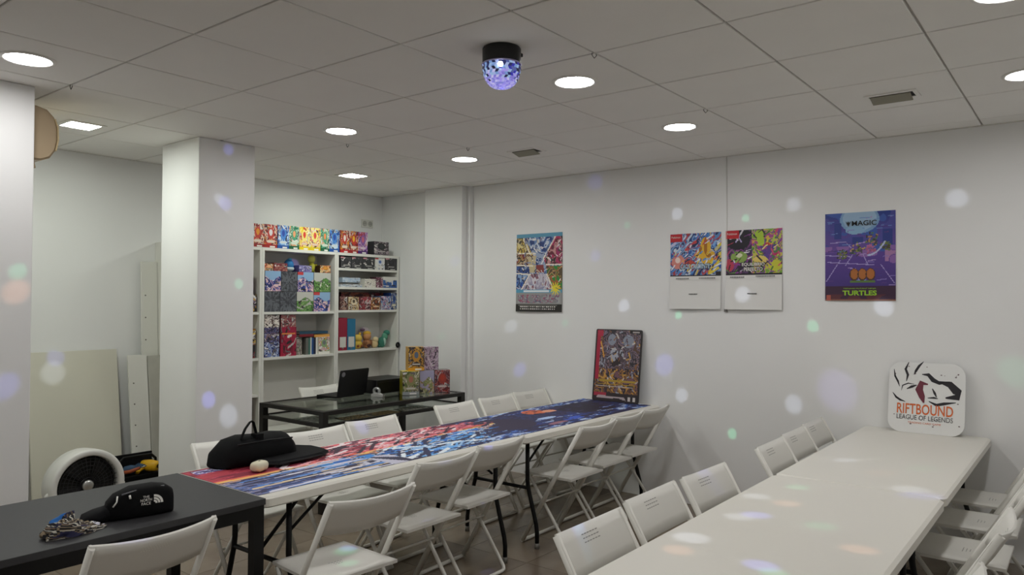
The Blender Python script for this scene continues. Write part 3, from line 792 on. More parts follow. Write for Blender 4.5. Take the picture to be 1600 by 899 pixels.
def binder(label, u0, u1, vt, c, lean=0):
    ya, yb = yz(u0, 450)[0], yz(u1, 450)[0]; zt = yz((u0+u1)/2, vt)[1]; D = .24
    t = thing('ring_binder', label, 'binder', (SF-.01-D/2, (ya+yb)/2, ZC[0]), 0, 'ring binders')
    w_, hh, h = (yb-ya)/2, zt-ZC[0], D/2
    m = mat('binder '+c, c, .4)
    MB().box((-h, -w_, 0), (h, -w_+.003, hh)).box((-h, w_-.003, 0), (h, w_, hh)).build('cover', m, t)
    MB().box((h-.003, -w_+.003, 0), (h, w_-.003, hh)).build('spine', m, t)
    MB().box((h, -w_+.014, .03), (h+.001, w_-.014, .13)).build('spine_label', mat('paper label', 'D2D0C8', .7), t)
    MB().lathe([(.006, 0), (.011, 0), (.011, .002), (.006, .002)], 16, M=Matrix.Translation((h, 0, .02)) @ Matrix.Rotation(PI/2, 4, 'Y')).build('finger_ring', mat('steel ring', 'A0A0A0', .3, .9), t)
binder('crimson ring binder with a white spine label', 530.8, 544, 497, '8E0E30')
binder('teal ring binder with a white spine label', 544.5, 557, 498.5, '1E6E92')
z_ = ZC[0]
blob_toy('plush_toy', 'round yellow plush toy beside the teal binder', yz(568.5, 500)[0], z_, [('body', 'D8B448', (0, 0, .045), (.05, .058, .046)), ('head', 'E0C058', (.005, 0, .105), (.045, .05, .04)), ('ear', 'CFA838', (0, -.035, .145), (.012, .014, .02)), ('ear', 'CFA838', (0, .035, .145), (.012, .014, .02)), ('paw', '8A4A20', (.042, .02, .03), (.014, .014, .014)), ('paw', '8A4A20', (.042, -.02, .03), (.014, .014, .014))])
blob_toy('plush_toy', 'pale pink and white plush toy lying behind the yellow one', yz(566, 500, SF-.19)[0], z_, [('body', 'D8CCD0', (0, 0, .07), (.055, .08, .07)), ('head', 'DCD0D4', (0, .02, .17), (.05, .06, .045)), ('bow', '8A6A88', (.03, -.02, .185), (.02, .03, .015))], x=SF-.19)
blob_toy('plush_toy', 'brown and golden plush toy in the middle of the plush row', yz(583.5, 500)[0], z_, [('body', 'B07A50', (0, 0, .05), (.04, .042, .05)), ('head', 'C89060', (.005, 0, .12), (.04, .044, .042)), ('cap', 'D8A838', (0, .004, .15), (.038, .044, .026)), ('arm', '8A5A38', (.025, -.035, .06), (.014, .016, .03)), ('arm', '8A5A38', (.025, .035, .06), (.014, .016, .03)), ('boot', '4A2A24', (.03, 0, .03), (.018, .024, .018))])
blob_toy('plush_toy', 'small cream plush toy beside the green one', yz(595.5, 500)[0], z_, [('body', 'D8C090', (0, 0, .04), (.036, .04, .04)), ('head', 'E0CCA0', (.008, .008, .085), (.03, .032, .028)), ('tail', 'C8A870', (-.01, .04, .05), (.015, .014, .022))])
blob_toy('plush_toy', 'teal green striped plush toy leaning by the shelf side', yz(609, 500)[0], z_, [('body', '3A7A68', (0, -.015, .055), (.045, .045, .055)), ('neck', '5A9A80', (.01, .015, .11), (.03, .035, .04)), ('head', '3E8470', (.01, .04, .15), (.03, .038, .028)), ('stripe', 'A8C8B8', (.03, -.01, .06), (.018, .02, .04)), ('tail', '2E6456', (0, -.05, .02), (.02, .025, .018))])
# left bookcase, visible strip
goods('card_box', 'red and black box at the edge of the hidden bookcase shelf', 'box', 'boxes in the hidden bookcase', 1.30, yz(399, 450)[0], 1.611, 1.77, art('x', 151, ['8A2030', '2A2024', 'D0A090', '5A1A24']), '5A1A22', depth=.14, xf=SF-.03)
goods('card_box', 'black box with yellow picture in the hidden bookcase', 'box', 'boxes in the hidden bookcase', 1.30, yz(403, 450)[0], 1.455, 1.61, art('figure', 153, ['1E1C1E', 'C8A040', 'A07AA0', '2A2628'], blob='D8B450'), '1A181A', depth=.16, xf=SF-.02)
goods('card_box', 'black and red box on the lower shelf of hidden bookcase', 'box', 'boxes in the hidden bookcase', 1.30, yz(401.5, 450)[0], 1.055, 1.17, art('split', 155, ['8A1E1E', '2A2A2E', '6A6A70', '701818'], blob='222226'), '1E1C1E', depth=.16, xf=SF-.02)
goods('card_box', 'yellow and black box standing on black and red box', 'box', 'boxes in the hidden bookcase', 1.30, yz(402.5, 450)[0], 1.171, 1.31, art('figure', 157, ['C89A28', '2A2420', 'E0C060', '8A5A20'], blob='201C1C'), '8A6A18', depth=.15, xf=SF-.02)
goods('cardboard_box', 'narrow brown cardboard box low in the hidden bookcase', 'box', 'boxes in the hidden bookcase', 1.32, yz(396, 450)[0], .40, .655, art('x', 159, ['9A7848', '8A6A3E', 'B08A58', 'C8B890']), '8A6A40', depth=.18, xf=SF-.02)
# clip with two loops on the bookcase edge
kp = thing('cable_clip', 'small black clip with two rounded loops on bookcase edge', 'clip', (XL+.002+.28, 3.19, 1.10))
def loop(cy, r, r0, a0, a1):
    return [(.012, cy+r*math.cos(a), r*1.15*math.sin(a)) for a in np.linspace(a0, a1, 14)]
MB().tube(loop(-.026, .018, 0, 0, 2*PI*13/14), .010, 8, closed=True).build('loop', M_BLACK, kp)
MB().tube(loop(.036, .020, 0, -2.2, 2.4), .0085, 8).build('loop', M_BLACK, kp)
MB().tube([(.008, -.012, 0), (.008, .02, 0)], .005, 6).build('clip_bar', M_GREYCAP, kp)

# wall socket above the bookcase
sk = thing('wall_socket', 'double white wall socket above the corner bookcase', 'socket', (XL, 2.99, 2.36))
MB().box((0, -.078, -.042), (.009, .078, .042)).build('plate', mat('white socket plastic', 'DAD9D2', .35), sk, bevel=.003)
for s in (-1, 1):
    r_ = MB().lathe([(.028, .009), (.028, .0115), (.024, .0115), (.023, .0095), (0, .0095)], 20, M=Matrix.Translation((0, s*.037, 0)) @ Matrix.Rotation(PI/2, 4, 'Y')).build('outlet', mat('socket grey', 'B4B3AC', .5), sk)
    for q in (-1, 1):
        MB().lathe([(.0035, .0097), (0, .0098)], 8, M=Matrix.Translation((0, s*.037+q*.0095, 0)) @ Matrix.Rotation(PI/2, 4, 'Y')).build('hole', M_DARK, r_)

# ================================================================ GLASS DESK AND WHAT IS ON IT
DX0, DX1, DY0, DY1, DZ = -3.49, -2.69, 1.235, 2.79, .745
dk = thing('glass_desk', 'black steel desk with a tinted glass top in front of bookcases', 'desk', ((DX0+DX1)/2, (DY0+DY1)/2, 0))
hx, hy = (DX1-DX0)/2, (DY1-DY0)/2
M_DKF = mat('black brown steel', '14110F', .4)
def desk_frame(z0, z1, wd, nm):
    mb = MB()
    mb.box((-hx+.05, -hy, z0), (hx-.05, -hy+wd, z1)).box((-hx+.05, hy-wd, z0), (hx-.05, hy, z1))
    mb.box((-hx, -hy+.05, z0), (-hx+wd, hy-.05, z1)).box((hx-wd, -hy+.05, z0), (hx, hy-.05, z1))
    mb.build(nm, M_DKF, dk)
desk_frame(DZ-.030, DZ, .045, 'top_frame'); desk_frame(DZ-.118, DZ-.092, .03, 'lower_frame')
for sx in (-1, 1):
    for sy in (-1, 1):
        MB().box((sx*(hx-.025)-.025, sy*(hy-.025)-.025, 0), (sx*(hx-.025)+.025, sy*(hy-.025)+.025, DZ)).build('leg', M_DKF, dk, bevel=.003)
M_GLASS = mat('tinted glass', 'D2DCD2', .02, trans=1.0)
MB().box((-hx+.04, -hy+.04, DZ-.012), (hx-.04, hy-.04, DZ-.002)).build('glass_top', M_GLASS, dk)
MB().box((-hx+.028, -hy+.028, DZ-.104), (hx-.028, hy-.028, DZ-.097)).build('lower_glass', M_GLASS, dk)
for k, (y, x, c, cs, lb) in enumerate(((1.62, -2.80, ['6A5030', 'A88A50', '3A2A1A', 'C8B080'], '4A3A24', 'gold and brown card sheet under the desk glass, by the laptop end'), (1.92, -2.80, ['8A6A38', 'B89A58', '4A3A20'], '4A3A24', 'gold and brown card sheet under the desk glass, in the middle'),
                                     (2.24, -2.81, ['D8D4C8', 'A8A498', '3A3A38', 'E0DCD0'], 'B8B4A8', 'white and grey card sheet under the stacked boxes'), (1.40, -2.95, ['C8C8BE', '8A8A84', 'D4D4CC'], 'A8A8A0', 'grey card sheet under the desk glass, by the pillar end'))):
    Xc, Yc, im = canvas(20, 12); palette(im, Xc >= 0, ((Xc*7+.6*vnoise(Xc, Yc, 200+k, 9)) % 1), c, .1, .9)
    G = np.zeros((13, 21, 3)); G[..., 1] = np.linspace(-.13, .13, 21)[None, :]; G[..., 0] = np.linspace(-.08, .08, 13)[:, None]; G[..., 2] = .004
    t = thing('card_sheet', lb, 'cards', (x, y, DZ-.097), 0, 'card sheets under the desk glass')
    MB().grid(G[:, ::-1], im[:, ::-1]).build('printed_face', M_INK, t); MB().box((-.08, -.13, 0), (.08, .13, .0038)).build('backing', mat('card '+cs, cs, .7), t)
# laptop
lp = thing('laptop', 'black laptop open on the desk with its lid back showing', 'laptop', (-3.235, 1.95, DZ), math.radians(7))
MB().prism(rrect(-.235, -.172, -.005, .172, .012), 0, .016).build('base', mat('black laptop plastic', '101012', .45), lp)
MB().box((-.215, -.15, .016), (-.09, .15, .0175)).build('keyboard', mat('dark keys', '1C1C1E', .6), lp)
RL = Matrix.Translation((0, 0, .014)) @ Matrix.Rotation(math.radians(10), 4, 'Y')
ld = MB().prism([(y, z) for y, z in rrect(-.172, 0, .172, .222, .010)], 0, .008, M=RL @ Matrix(((0, 0, 1, 0), (1, 0, 0, 0), (0, 1, 0, 0), (0, 0, 0, 1)))).build('lid', mat('black laptop lid', '0B0B0D', .5), lp)
MB().lathe([(.021, .0085), (.021, .0092), (.014, .0092), (0, .0094)], 20, M=RL @ Matrix.Translation((0, -.135, .187)) @ Matrix.Rotation(PI/2, 4, 'Y')).build('sticker', mat('grey sticker', '7A7A7E', .4), ld)
MB().box((-.0012, -.16, .012), (-.0004, .16, .214), M=RL).build('screen', mat('dark screen', '18181C', .15), ld)
# tape dispenser
tp = thing('tape_dispenser', 'small silver and white tape dispenser beside the laptop', 'tape dispenser', (-3.06, 2.09, DZ), math.radians(20))
MB().prism([(-.05, 0), (.055, 0), (.06, .018), (.03, .022), (.012, .03), (-.03, .03), (-.05, .02)], -.022, .022, M=Matrix.Rotation(PI/2, 4, 'X')).build('body', mat('pale grey plastic', 'C4C4C0', .3), tp)
MB().lathe([(.016, -.012), (.034, -.012), (.034, .012), (.016, .012), (.016, -.012)], 24, M=Matrix.Translation((-.01, 0, .045)) @ Matrix.Rotation(PI/2, 4, 'X')).build('tape_roll', mat('silver tape', 'B8BAB8', .25, .5), tp)
MB().box((.052, -.012, .016), (.062, .012, .026)).build('cutter', mat('steel ring', 'A0A0A0', .3, .9), tp)
# black till box
bb = thing('cash_drawer', 'flat black metal box standing on the desk behind display boxes', 'cash drawer', (-3.14, 2.36, DZ), 0)
MB().box((-.30, -.21, .006), (0, .20, .125)).build('body', mat('black till metal', '121214', .4), bb, bevel=.004)
MB().box((.0, -.195, .02), (.004, .185, .105)).build('drawer_front', mat('black till front', '0C0C0E', .35), bb)
for sx in (-.28, -.02):
    for sy in (-.19, .18): MB().lathe([(0, 0), (.01, 0), (.01, .006), (0, .006)], 10, M=Matrix.Translation((sx, sy, 0))).build('foot', M_BLACK, bb)
# display boxes on the desk
def desk_box(lb, px, py, w_, z0, z1, im, side, top, rz=-33):
    t = goods('display_box', lb, 'box', 'display boxes stacked on the glass desk', 0, w_, z0, z1, im, side, depth=.13, xf=0, top=top, m=M_INKG)
    a = math.radians(rz); t.rotation_euler = (0, 0, a)
    c = Vector((px, py, 0)) - Vector((math.cos(a), math.sin(a), 0))*.065
    t.location = (c.x, c.y, z0)
    return t
desk_box('green and grey picture box, lower row, by the black metal box', -2.920, 2.345, .150, DZ, DZ+.203, art('figure', 301, ['5A6A3A', '8A8A5A', 'B0A888', '3A4030', 'C8C4B0', '70603A'], 20, 22, blob='B0705A', band='9AA0A0'), 'A8A020', 'D8C41C')
desk_box('lavender and orange picture box in the lower row', -2.886, 2.507, .128, DZ, DZ+.200, art('split', 305, ['8A9058', 'B8B090', '6A7048', 'C89868', 'A8A0B8'], 18, 22, blob='A8A4C0'), 'B8B4C4', 'C8C4D0')
desk_box('dark red picture box, lower row, at the desk end', -2.848, 2.662, .140, DZ, DZ+.197, art('figure', 309, ['6A2A2E', 'A03A30', 'B89090', '4A2430', '8A5A60'], 18, 22, blob='B83A28'), '4A2A30', '6A4448')
desk_box('orange and black picture box in the upper row', -2.930, 2.418, .142, DZ+.2035, DZ+.41, art('figure', 313, ['2A2420', 'C08A30', '3A3030', 'D8A848', '6A5030'], 20, 22, blob='5A6A80', band='D89A28'), 'D8A024', 'B88A28')
desk_box('pale pink and violet picture box in the upper row', -2.905, 2.580, .130, DZ+.2035, DZ+.405, art('x', 317, ['B8A0B4', '5A4858', 'C8B8C8', '9A7890', 'D0C0CC', '70586E'], 20, 22), 'A890A8', 'B8A8B8')

# ================================================================ WALL PRINTS
def sheet(name, label, cat, x0, x1, z0, z1, im, m=M_INK, curl=.004, group=None, dz=(0, 0)):
    """paper on the poster wall, hanging by its top edge; im rows from bottom"""
    ny, nx = im.shape[:2]
    t = thing(name, label, cat, ((x0+x1)/2, YB, z0), 0, group)
    W, Hh = x1-x0, z1-z0
    def P(off):
        G = np.zeros((ny+1, nx+1, 3)); U = np.linspace(0, 1, nx+1)[None, :]; V = np.linspace(0, 1, ny+1)[:, None]
        G[..., 0] = (U-.5)*W; G[..., 2] = V*Hh + dz[0]*(1-U)+dz[1]*U
        G[..., 1] = -(.0035 + curl*(1-V)**2*(1+.3*np.sin(U*5))) - off
        return G
    MB().grid(P(0), im, True).build('printed_face', m, t)
    B = P(-.0008)[::max(1, ny//8), :][:, ::max(1, nx//8)]
    MB().grid(P(-.0008)[:, ::-1]).build('paper_back', mat('paper label', 'D2D0C8', .7), t)
    return t
RX = Matrix.Rotation(PI/2, 4, 'X')
def on_sheet(t, s, x, z, m, off=.006, **k):
    return lettering(s, Matrix.Translation((x, -off, z)) @ RX, m, t, **k)
INK_W = mat('white ink', 'E8E6E0', .5); INK_K = mat('black ink', '141416', .5); INK_O = mat('orange sign ink', 'D8682C', .5)
INK_G = mat('lime ink', '9AC832', .5); INK_B = mat('pale blue ink', 'C4E0F4', .5); INK_GR = mat('grey ink', '3A3A3C', .5)
# 1: collage poster
nx, ny = 88, 124
X, Y, im = canvas(nx, ny, '3A4A8A')
n = .55*vnoise(X*1.0, Y*1.4, 401, 9)+.45*vnoise(X+Y, X-Y, 402, 15)
palette(im, Y >= 0, n, ['28407A', '6A86B8', 'C8D0DC', '34487E', '9AA8C4'], .25, .75)
def region(poly, pal, sd): palette(im, poly_mask(X, Y, poly), .5*vnoise(X, Y*1.4, sd, 10)+.5*vnoise(X*1.2+Y, Y-X, sd+1, 17), pal, .25, .75)
region([(0, .95), (.18, .95), (.40, .68), (0, .76)], ['B89A38', 'D8C060', '7A5A28', 'E0D090', '4A3A28'], 411)
region([(0, .76), (.42, .72), (.36, .60), (0, .60)], ['7A2A2A', 'B08858', '2A2424', 'C8B090', '5A3030'], 413)
region([(0, .60), (.36, .60), (.30, .48), (0, .50)], ['1E3A78', '3A5A9A', '2A2A4A', '8A9AB8'], 415)
region([(0, .48), (.32, .48), (.12, .28), (0, .28)], ['20489A', '5A88C8', '2A3A6A', '88A8D0'], 417)
region([(.62, .66), (1, .95), (.82, .98), (1, .60), (.66, .58)], ['A81E6A', '8A1A50', 'C84A8A', '6A2030'], 419)
region([(.60, .66), (.84, .96), (1, .96), (1, .60), (.66, .58)], ['A02A68', 'B83060', '6A2438', 'C89090', '3A2A30'], 421)
region([(.66, .58), (1, .58), (1, .26), (.84, .26), (.68, .46)], ['2A8A3A', 'A8603A', '1E6A2E', 'C89868', '5A4A34'], 423)
region([(.30, .48), (.66, .48), (.80, .28), (.14, .28)], ['C8C4D0', 'A8A0B8', 'D8D4DC', '8A5A6A'], 425)
put(im, poly_mask(X, Y, [(.26, .70), (.44, .72), (.42, .50), (.30, .50)]), 'C8B890'); put(im, poly_mask(X, Y, [(.44, .60), (.60, .60), (.62, .50), (.44, .50)]), '8A3A3A')
for a, b in (((.02, .755), (.42, .745)), ((.02, .60), (.36, .585)), ((0, .495), (.32, .475)), ((.30, .48), (.12, .28)), ((.16, .94), (.36, .66)), ((.86, .96), (.60, .68)), ((.66, .595), (1, .60)), ((.68, .47), (.82, .28))):
    put(im, line_mask(X, Y, a, b, .012, 1.4), 'F0E8D8')
put(im, (Y > .955), '5A9AB8'); put(im, (Y > .24) & (Y < .285), '5AA0C0'); put(im, (abs(Y-.262) < .012) & (abs(X-.45) < .28), 'E4ECF0')
put(im, (Y < .24) & (Y >= .10), '9A9A98'); k = (Y < .22) & (Y > .115) & (X > .04) & (X < .96); palette(im, k, vnoise(X*2, Y*3, 431, 12), ['8A8A8C', '9C9CA0', 'A05A70', '6A6A80', 'A8A8AA'], .2, .85)
put(im, (Y < .10), '2A2826'); put(im, (Y < .085) & (Y > .075) & (X > .06) & (X < .9), '6A6864')
a_ = np.arctan2((Y-.295)*1.4, X-.86); rr = np.hypot(X-.86, (Y-.295)*1.4); put(im, rr < .085+.035*np.cos(a_*12), 'E8D83A')
strokes(im, X, Y, 150, ['E8E4E0', '2A2830', '8A90B0', 'C8B8A0', '5A4048', 'D8D4DC'], 433, .07, .008, (0, PI), 1.4, (Y > .29) & (Y < .95))
p1 = sheet('poster', 'tall colourful collage poster with yellow starburst above chairs', 'poster', -2.43, -1.925, 1.466, 2.168, im, curl=.012)
mb = MB()
for r in range(2):
    for q in range(18): mb.box((-.20+q*.022, -.0185-.0005, .020+r*.02), (-.20+q*.022+rnd2.uniform(.008, .019), -.0182, .029+r*.02))
mb.build('small_print', INK_W, p1)
# 2 + 3: release calendars
def splash(pal, sd, nx=100, ny=80):
    X, Y, im = canvas(nx, ny)
    s_ = X*.8+Y*.6
    n = .5*vnoise(X*1.3-Y*.9, s_*.35, sd, 13)+.5*vnoise(X+sd, Y*.8, sd+1, 7)
    palette(im, Y >= 0, n, pal, .22, .78)
    return X, Y, im
def calendar(name_lines, x0, x1, z0, z1, im, label, title, tcol, heads, edge):
    ny0, nx0 = im.shape[:2]; full = np.ones((int(ny0/.565), nx0, 3))*C('E4E3E0')
    full[-ny0:] = im
    t = sheet('release_poster', label, 'poster', x0, x1, z0, z1, full, M_INK, curl=.020)
    Hh, W = z1-z0, x1-x0
    pz = Hh*(1-.565)
    MB().box((-W/2, -.0075, Hh-.062), (-W/2+.10, -.0065, Hh-.002)).build('red_corner', mat('red ink', 'C4202C', .5), t)
    on_sheet(t, 'Pokémon', -W/2+.048, Hh-.026, INK_W, off=.009, width=.075, height=.016)
    for k, (s, wd, h) in enumerate(title):
        on_sheet(t, s, .0, pz+.075-k*.034, INK_K, off=.0125, width=wd+.012, height=h+.008, bold=.03)
        on_sheet(t, s, .0, pz+.075-k*.034, tcol, off=.0135, width=wd, height=h, bold=.02)
    mb = MB(); rq = random.Random(7)                 # headings too small to read: rows of tiny marks
    for (x, z, wd) in heads:
        q = x-wd/2
        while q < x+wd/2-.004:
            l = rq.uniform(.004, .008); mb.box((q, -.0245, z-.004), (q+l, -.0240, z+.004)); q += l+.0025
    mb.build('small_print', INK_GR, t)
    return t
X, Y, im = splash(['2A5AA8', '7AA0D0', '1E3A78', 'C8D4E0', '3A78B8', 'A83A40', '5A88C0', '202A58'], 441)
put(im, ell(X, Y, .70, .66, .10, .24) | ell(X, Y, .68, .50, .20, .10) | ell(X, Y, .74, .36, .12, .10), 'E0B030'); put(im, ell(X, Y, .70, .70, .035, .2) | ell(X, Y, .76, .48, .05, .05) | ell(X, Y, .60, .62, .03, .08), 'A86A1E')
put(im, ell(X, Y, .16, .34, .13, .17), 'D88A80'); put(im, ell(X, Y, .15, .38, .05, .07), 'F0D8D0'); put(im, ell(X, Y, .40, .28, .10, .09), 'C0483C')
for a, b in (((.82, .30), (.99, .52)), ((.84, .20), (.98, .36)), ((.78, .06), (.94, .18)), ((.90, .60), (1, .74))): put(im, line_mask(X, Y, a, b, .028), 'E0CC40')
put(im, line_mask(X, Y, (.02, .72), (.22, .88), .03), 'C8C8E8'); put(im, line_mask(X, Y, (.32, .62), (.5, .8), .03), 'C84448')
strokes(im, X, Y, 120, ['E8E8F0', '1E2A50', '4A88D0', 'E0C040', 'C84848', '88B0E0'], 443, .10, .010, (.4, 1.2), .8)
put(im, (Y < .03) | ((Y < .1) & (X > .9)), '1A1A20')
hd = [(-.10, .235, .105), (.105, .237, .135), (-.01, .115, .07)]
calendar(None, -.896, -.480, 1.506, 2.092, im, 'blue and gold release poster with an empty white lower half', [('CAOS CRECIENTE', .24, .036)], INK_B, hd, 0)
X, Y, im = splash(['3A2A50', '7A3A7A', '2A2434', '5A3A68', '20202A', '8A4A88'], 451)
palette(im, X > .47, .5*vnoise(X*2, Y*2, 453, 6)+.5*vnoise(X-Y, X+Y, 454, 12), ['7AA83A', 'C8C050', '8A4A9A', '4A7A3A', 'D8B848', 'A84A8A'], .22, .78)
put(im, ell(X, Y, .22, .78, .22, .22), '1E1A26'); put(im, line_mask(X, Y, (.18, .74), (.27, .92), .012) | line_mask(X, Y, (.28, .74), (.2, .9), .012), 'B8A8D8')
put(im, ell(X, Y, .24, .40, .15, .13), '8AA850'); put(im, ell(X, Y, .24, .44, .06, .05), 'D8D8B8'); put(im, ell(X, Y, .06, .22, .09, .14), 'B83A50')
put(im, poly_mask(X, Y, [(.50, .98), (.66, .98), (.70, .66), (.60, .62)]), 'A8C838'); put(im, ell(X, Y, .74, .56, .09, .14), 'C04838'); put(im, poly_mask(X, Y, [(.60, .62), (.92, .66), (.80, .46), (.74, .22), (.68, .46)]), '5A3A8A')
put(im, ell(X, Y, .62, .30, .14, .12), 'E0C868'); put(im, ell(X, Y, .88, .20, .12, .12), 'C8C838'); put(im, ell(X, Y, .90, .44, .07, .03), 'B82A60')
strokes(im, X, Y, 70, ['E0DCE8', '1A1820', '8A3A90', 'B83A58', '5A8A3A'], 455, .09, .010, (0, PI), .8, X < .47)
strokes(im, X, Y, 80, ['E8E090', '2A2030', '7A3A98', 'B0D048', 'D04A70', '4A7A3A'], 457, .10, .010, (.2, 2.6), .8, X > .47)
put(im, (Y < .04), '18161C')
calendar(None, -.442, -.024, 1.506, 2.096, im, 'purple and lime release poster with an empty white lower half', [('EQUILIBRIO', .17, .028), ('PERFECTO', .14, .028)], INK_W, [(-.115, .24, .11), (.095, .245, .145), (-.005, .118, .07)], 0)
# 4: purple city poster
X, Y, im = canvas(96, 128)
top_, mid_, low_ = C('1C3A8A'), C('6A4A9A'), C('34246E')
tt_ = np.clip((Y-.55)/.45, 0, 1)[..., None]; im[:] = mid_*(1-tt_)+top_*tt_
lo_ = Y < .55; t2 = np.clip(Y/.55, 0, 1)[..., None]; im[lo_] = (low_*(1-t2)+C('5A3E92')*t2)[lo_]
nn = vnoise(X*1.2, Y*2.2, 461, 6)
put(im, (nn > .62) & (Y > .5), '4A4A9A'); put(im, (nn < .3) & (Y > .55), '3A58A8')
put(im, ell(X, Y, .50, .92, .28, .16), '7AA0C8'); put(im, ell(X, Y, .50, .93, .24, .14), '9AB8D4'); put(im, ell(X, Y, .44, .80, .14, .05), '8AB0D0')
put(im, poly_mask(X, Y, [(.14, .88), (.24, .88), (.24, .70), (.14, .70)]) | poly_mask(X, Y, [(.82, .80), (.96, .80), (.96, .62), (.82, .62)]) | poly_mask(X, Y, [(.40, .72), (.55, .72), (.55, .64), (.40, .64)]), '2A3A86')
put(im, (Y < .62) & (Y > .40) & (nn > .55), '8A62A8'); put(im, (Y < .56) & (Y > .44) & (X > .85) & (nn < .5), 'A87AA8')
for a, b in (((.02, .22), (.22, .46)), ((.98, .20), (.80, .40)), ((.04, .44), (.70, .40)), ((.30, .40), (.40, .52)), ((.62, .40), (.55, .52)), ((.0, .52), (.36, .50)), ((.08, .66), (.30, .67)), ((.30, .67), (.38, .60))):
    put(im, line_mask(X, Y, a, b, .006, 1.33), 'A89AD0')
rs3 = np.random.RandomState(7)
for cx, cy, r, cs in ((.24, .52, .075, ['5A6A3A', '7A7A48', '3A3A30']), (.45, .58, .10, ['6A7A3A', '3A4A38', 'C8A858', '4A3A48']), (.67, .68, .10, ['5A7A3A', '3A3A3A', 'B88A48', '48385A']), (.85, .60, .06, ['6A7A38', '4A4A30']), (.65, .57, .07, ['B86A98', 'A85A7A'])):
    for q in range(26):
        a = rs3.rand()*6.28; d_ = r*math.sqrt(rs3.rand()); px_, py_ = cx+d_*math.cos(a), cy+d_*math.sin(a)*.8
        put(im, line_mask(X, Y, (px_, py_), (px_+.04*(rs3.rand()-.5)+.02, py_+.03*(rs3.rand()-.2)), .010, 1.33), cs[q % len(cs)])
for k in range(9): put(im, line_mask(X, Y, (.62+k*.026, .51+.0018*k*k), (.648+k*.026, .512+.0018*(k+1)**2), .012, 1.33), 'B8C0E0')
strokes(im, X, Y, 60, ['8A7AC0', '4A3A8A', '6A8AC8', '5A3A80', 'A890C8'], 463, .10, .005, (-.15, .2), 1.33, (Y > .17))
put(im, Y < .165, '3A1E3A'); put(im, (Y < .07) & (nn > .4), '5A2A34'); put(im, Y < .012, '8A5A48')
put(im, (X > .36) & (X < .72) & (Y > .205) & (Y < .225), '5A7A3A')
for k in range(3): put(im, ell(X, Y, .425+k*.115, .295, .068, .07), '4A2E1E'); put(im, ell(X, Y, .425+k*.115, .300, .055, .058), 'B06A30')
put(im, (X < .08) & (X > .02) & (Y < .06), 'B05A4A')
p4 = sheet('poster', 'purple night city poster with MAGIC and TURTLES lettering', 'poster', .270, .712, 1.575, 2.173, im, curl=.006)
W4, H4 = .442, .598
on_sheet(p4, 'MAGIC', .030, H4*.875, INK_K, off=.0085, width=.155, height=.034, bold=.015)
MB().prism([(-.086, .540), (-.076, .528), (-.070, .540), (-.064, .528), (-.054, .540), (-.060, .522), (-.070, .503), (-.080, .522)][::-1], 0, .0012, M=Matrix.Translation((0, -.0085, 0)) @ RX).build('emblem', INK_K, p4)
on_sheet(p4, 'TEENAGE MUTANT NINJA', .0, .081, INK_G, off=.012, width=.205, height=.010)
on_sheet(p4, 'TURTLES', .0, .052, INK_G, off=.012, width=.215, height=.034, bold=.035)

# large printed card leaning on the wall
X, Y, im = canvas(76, 104, '3A3038')
n = .5*vnoise(X*1.1, Y*1.5, 471, 9)+.5*vnoise(X+Y, X-Y, 473, 16)
palette(im, Y >= 0, n, ['4A3A44', '6A5A66', '2A2430', '8A7078', '3A2E3C', '7A6A80', '5A4034'], .22, .78)
k = (Y < .45) & (Y > .12); palette(im, k, .5*vnoise(X*1.3, Y*2, 475, 9)+.5*n, ['3A2630', '8A6030', '5A3A34', 'C08A38', '2E2230', '74505A'], .25, .75)
put(im, ell(X, Y, .36, .86, .09, .08) | ell(X, Y, .72, .84, .12, .09), '8A90A0'); put(im, ell(X, Y, .48, .64, .15, .12) & (n > .45), 'A8AAB8'); put(im, ell(X, Y, .48, .50, .10, .12) & (n < .55), '2A1E22')
strokes(im, X, Y, 160, ['9AA0B0', '2A2028', 'C89A48', '5A3A40', '6A6478', '8A5A38', 'C8C0BC'], 477, .08, .010, (0, PI), 1.35, Y > .12)
put(im, (X < .10) & (Y > .30), 'A8183A'); put(im, (X < .16) & (Y > .90), 'B01E40'); put(im, line_mask(X, Y, (.12, .82), (.20, .62), .014), 'D89A38')
put(im, line_mask(X, Y, (.14, .285), (.92, .285), .012) | line_mask(X, Y, (.10, .235), (.9, .235), .008), 'B0902E'); put(im, line_mask(X, Y, (.06, .21), (.86, .21), .006), 'C0B8B0')
put(im, Y < .115, '2A1E24'); put(im, (Y < .115) & (Y > .07) & (X > .03) & (X < .30), 'A82A40'); put(im, poly_mask(X, Y, [(.08, .035), (.12, .075), (.70, .065), (.74, .02), (.6, .045), (.2, .04)]), 'B8A8AC')
put(im, (Y < .075) & (Y > .02) & (X > .78) & (X < .93), 'D0C8C4'); put(im, (abs(X-.86) < .025) & (Y < .08), '2A1E24')
put(im, (X < .02) | (X > .98) | (Y < .012) | (Y > .988), '241A20'); put(im, (Y > .955) & (X > .74), '1E181C'); put(im, (Y > .962) & (Y < .978) & (X > .80) & (X < .95), 'B0A8A8')
cd = thing('display_card', 'oversized dark red and gold printed card leaning on the wall', 'card', (-1.345, 3.105, .7436))
cd.rotation_euler = (math.radians(-7.0), 0, 0)
G = np.zeros((105, 77, 3)); G[..., 0] = np.linspace(-.213, .213, 77)[None, :]; G[..., 2] = np.linspace(.002, .588, 105)[:, None]; G[..., 1] = -.0032
MB().grid(G, im).build('printed_face', M_INKG, cd)
MB().prism(rrect(-.216, 0, .216, .591, .014), -.003, .003, M=RX).build('board', mat('dark card edge', '2A2024', .5), cd)

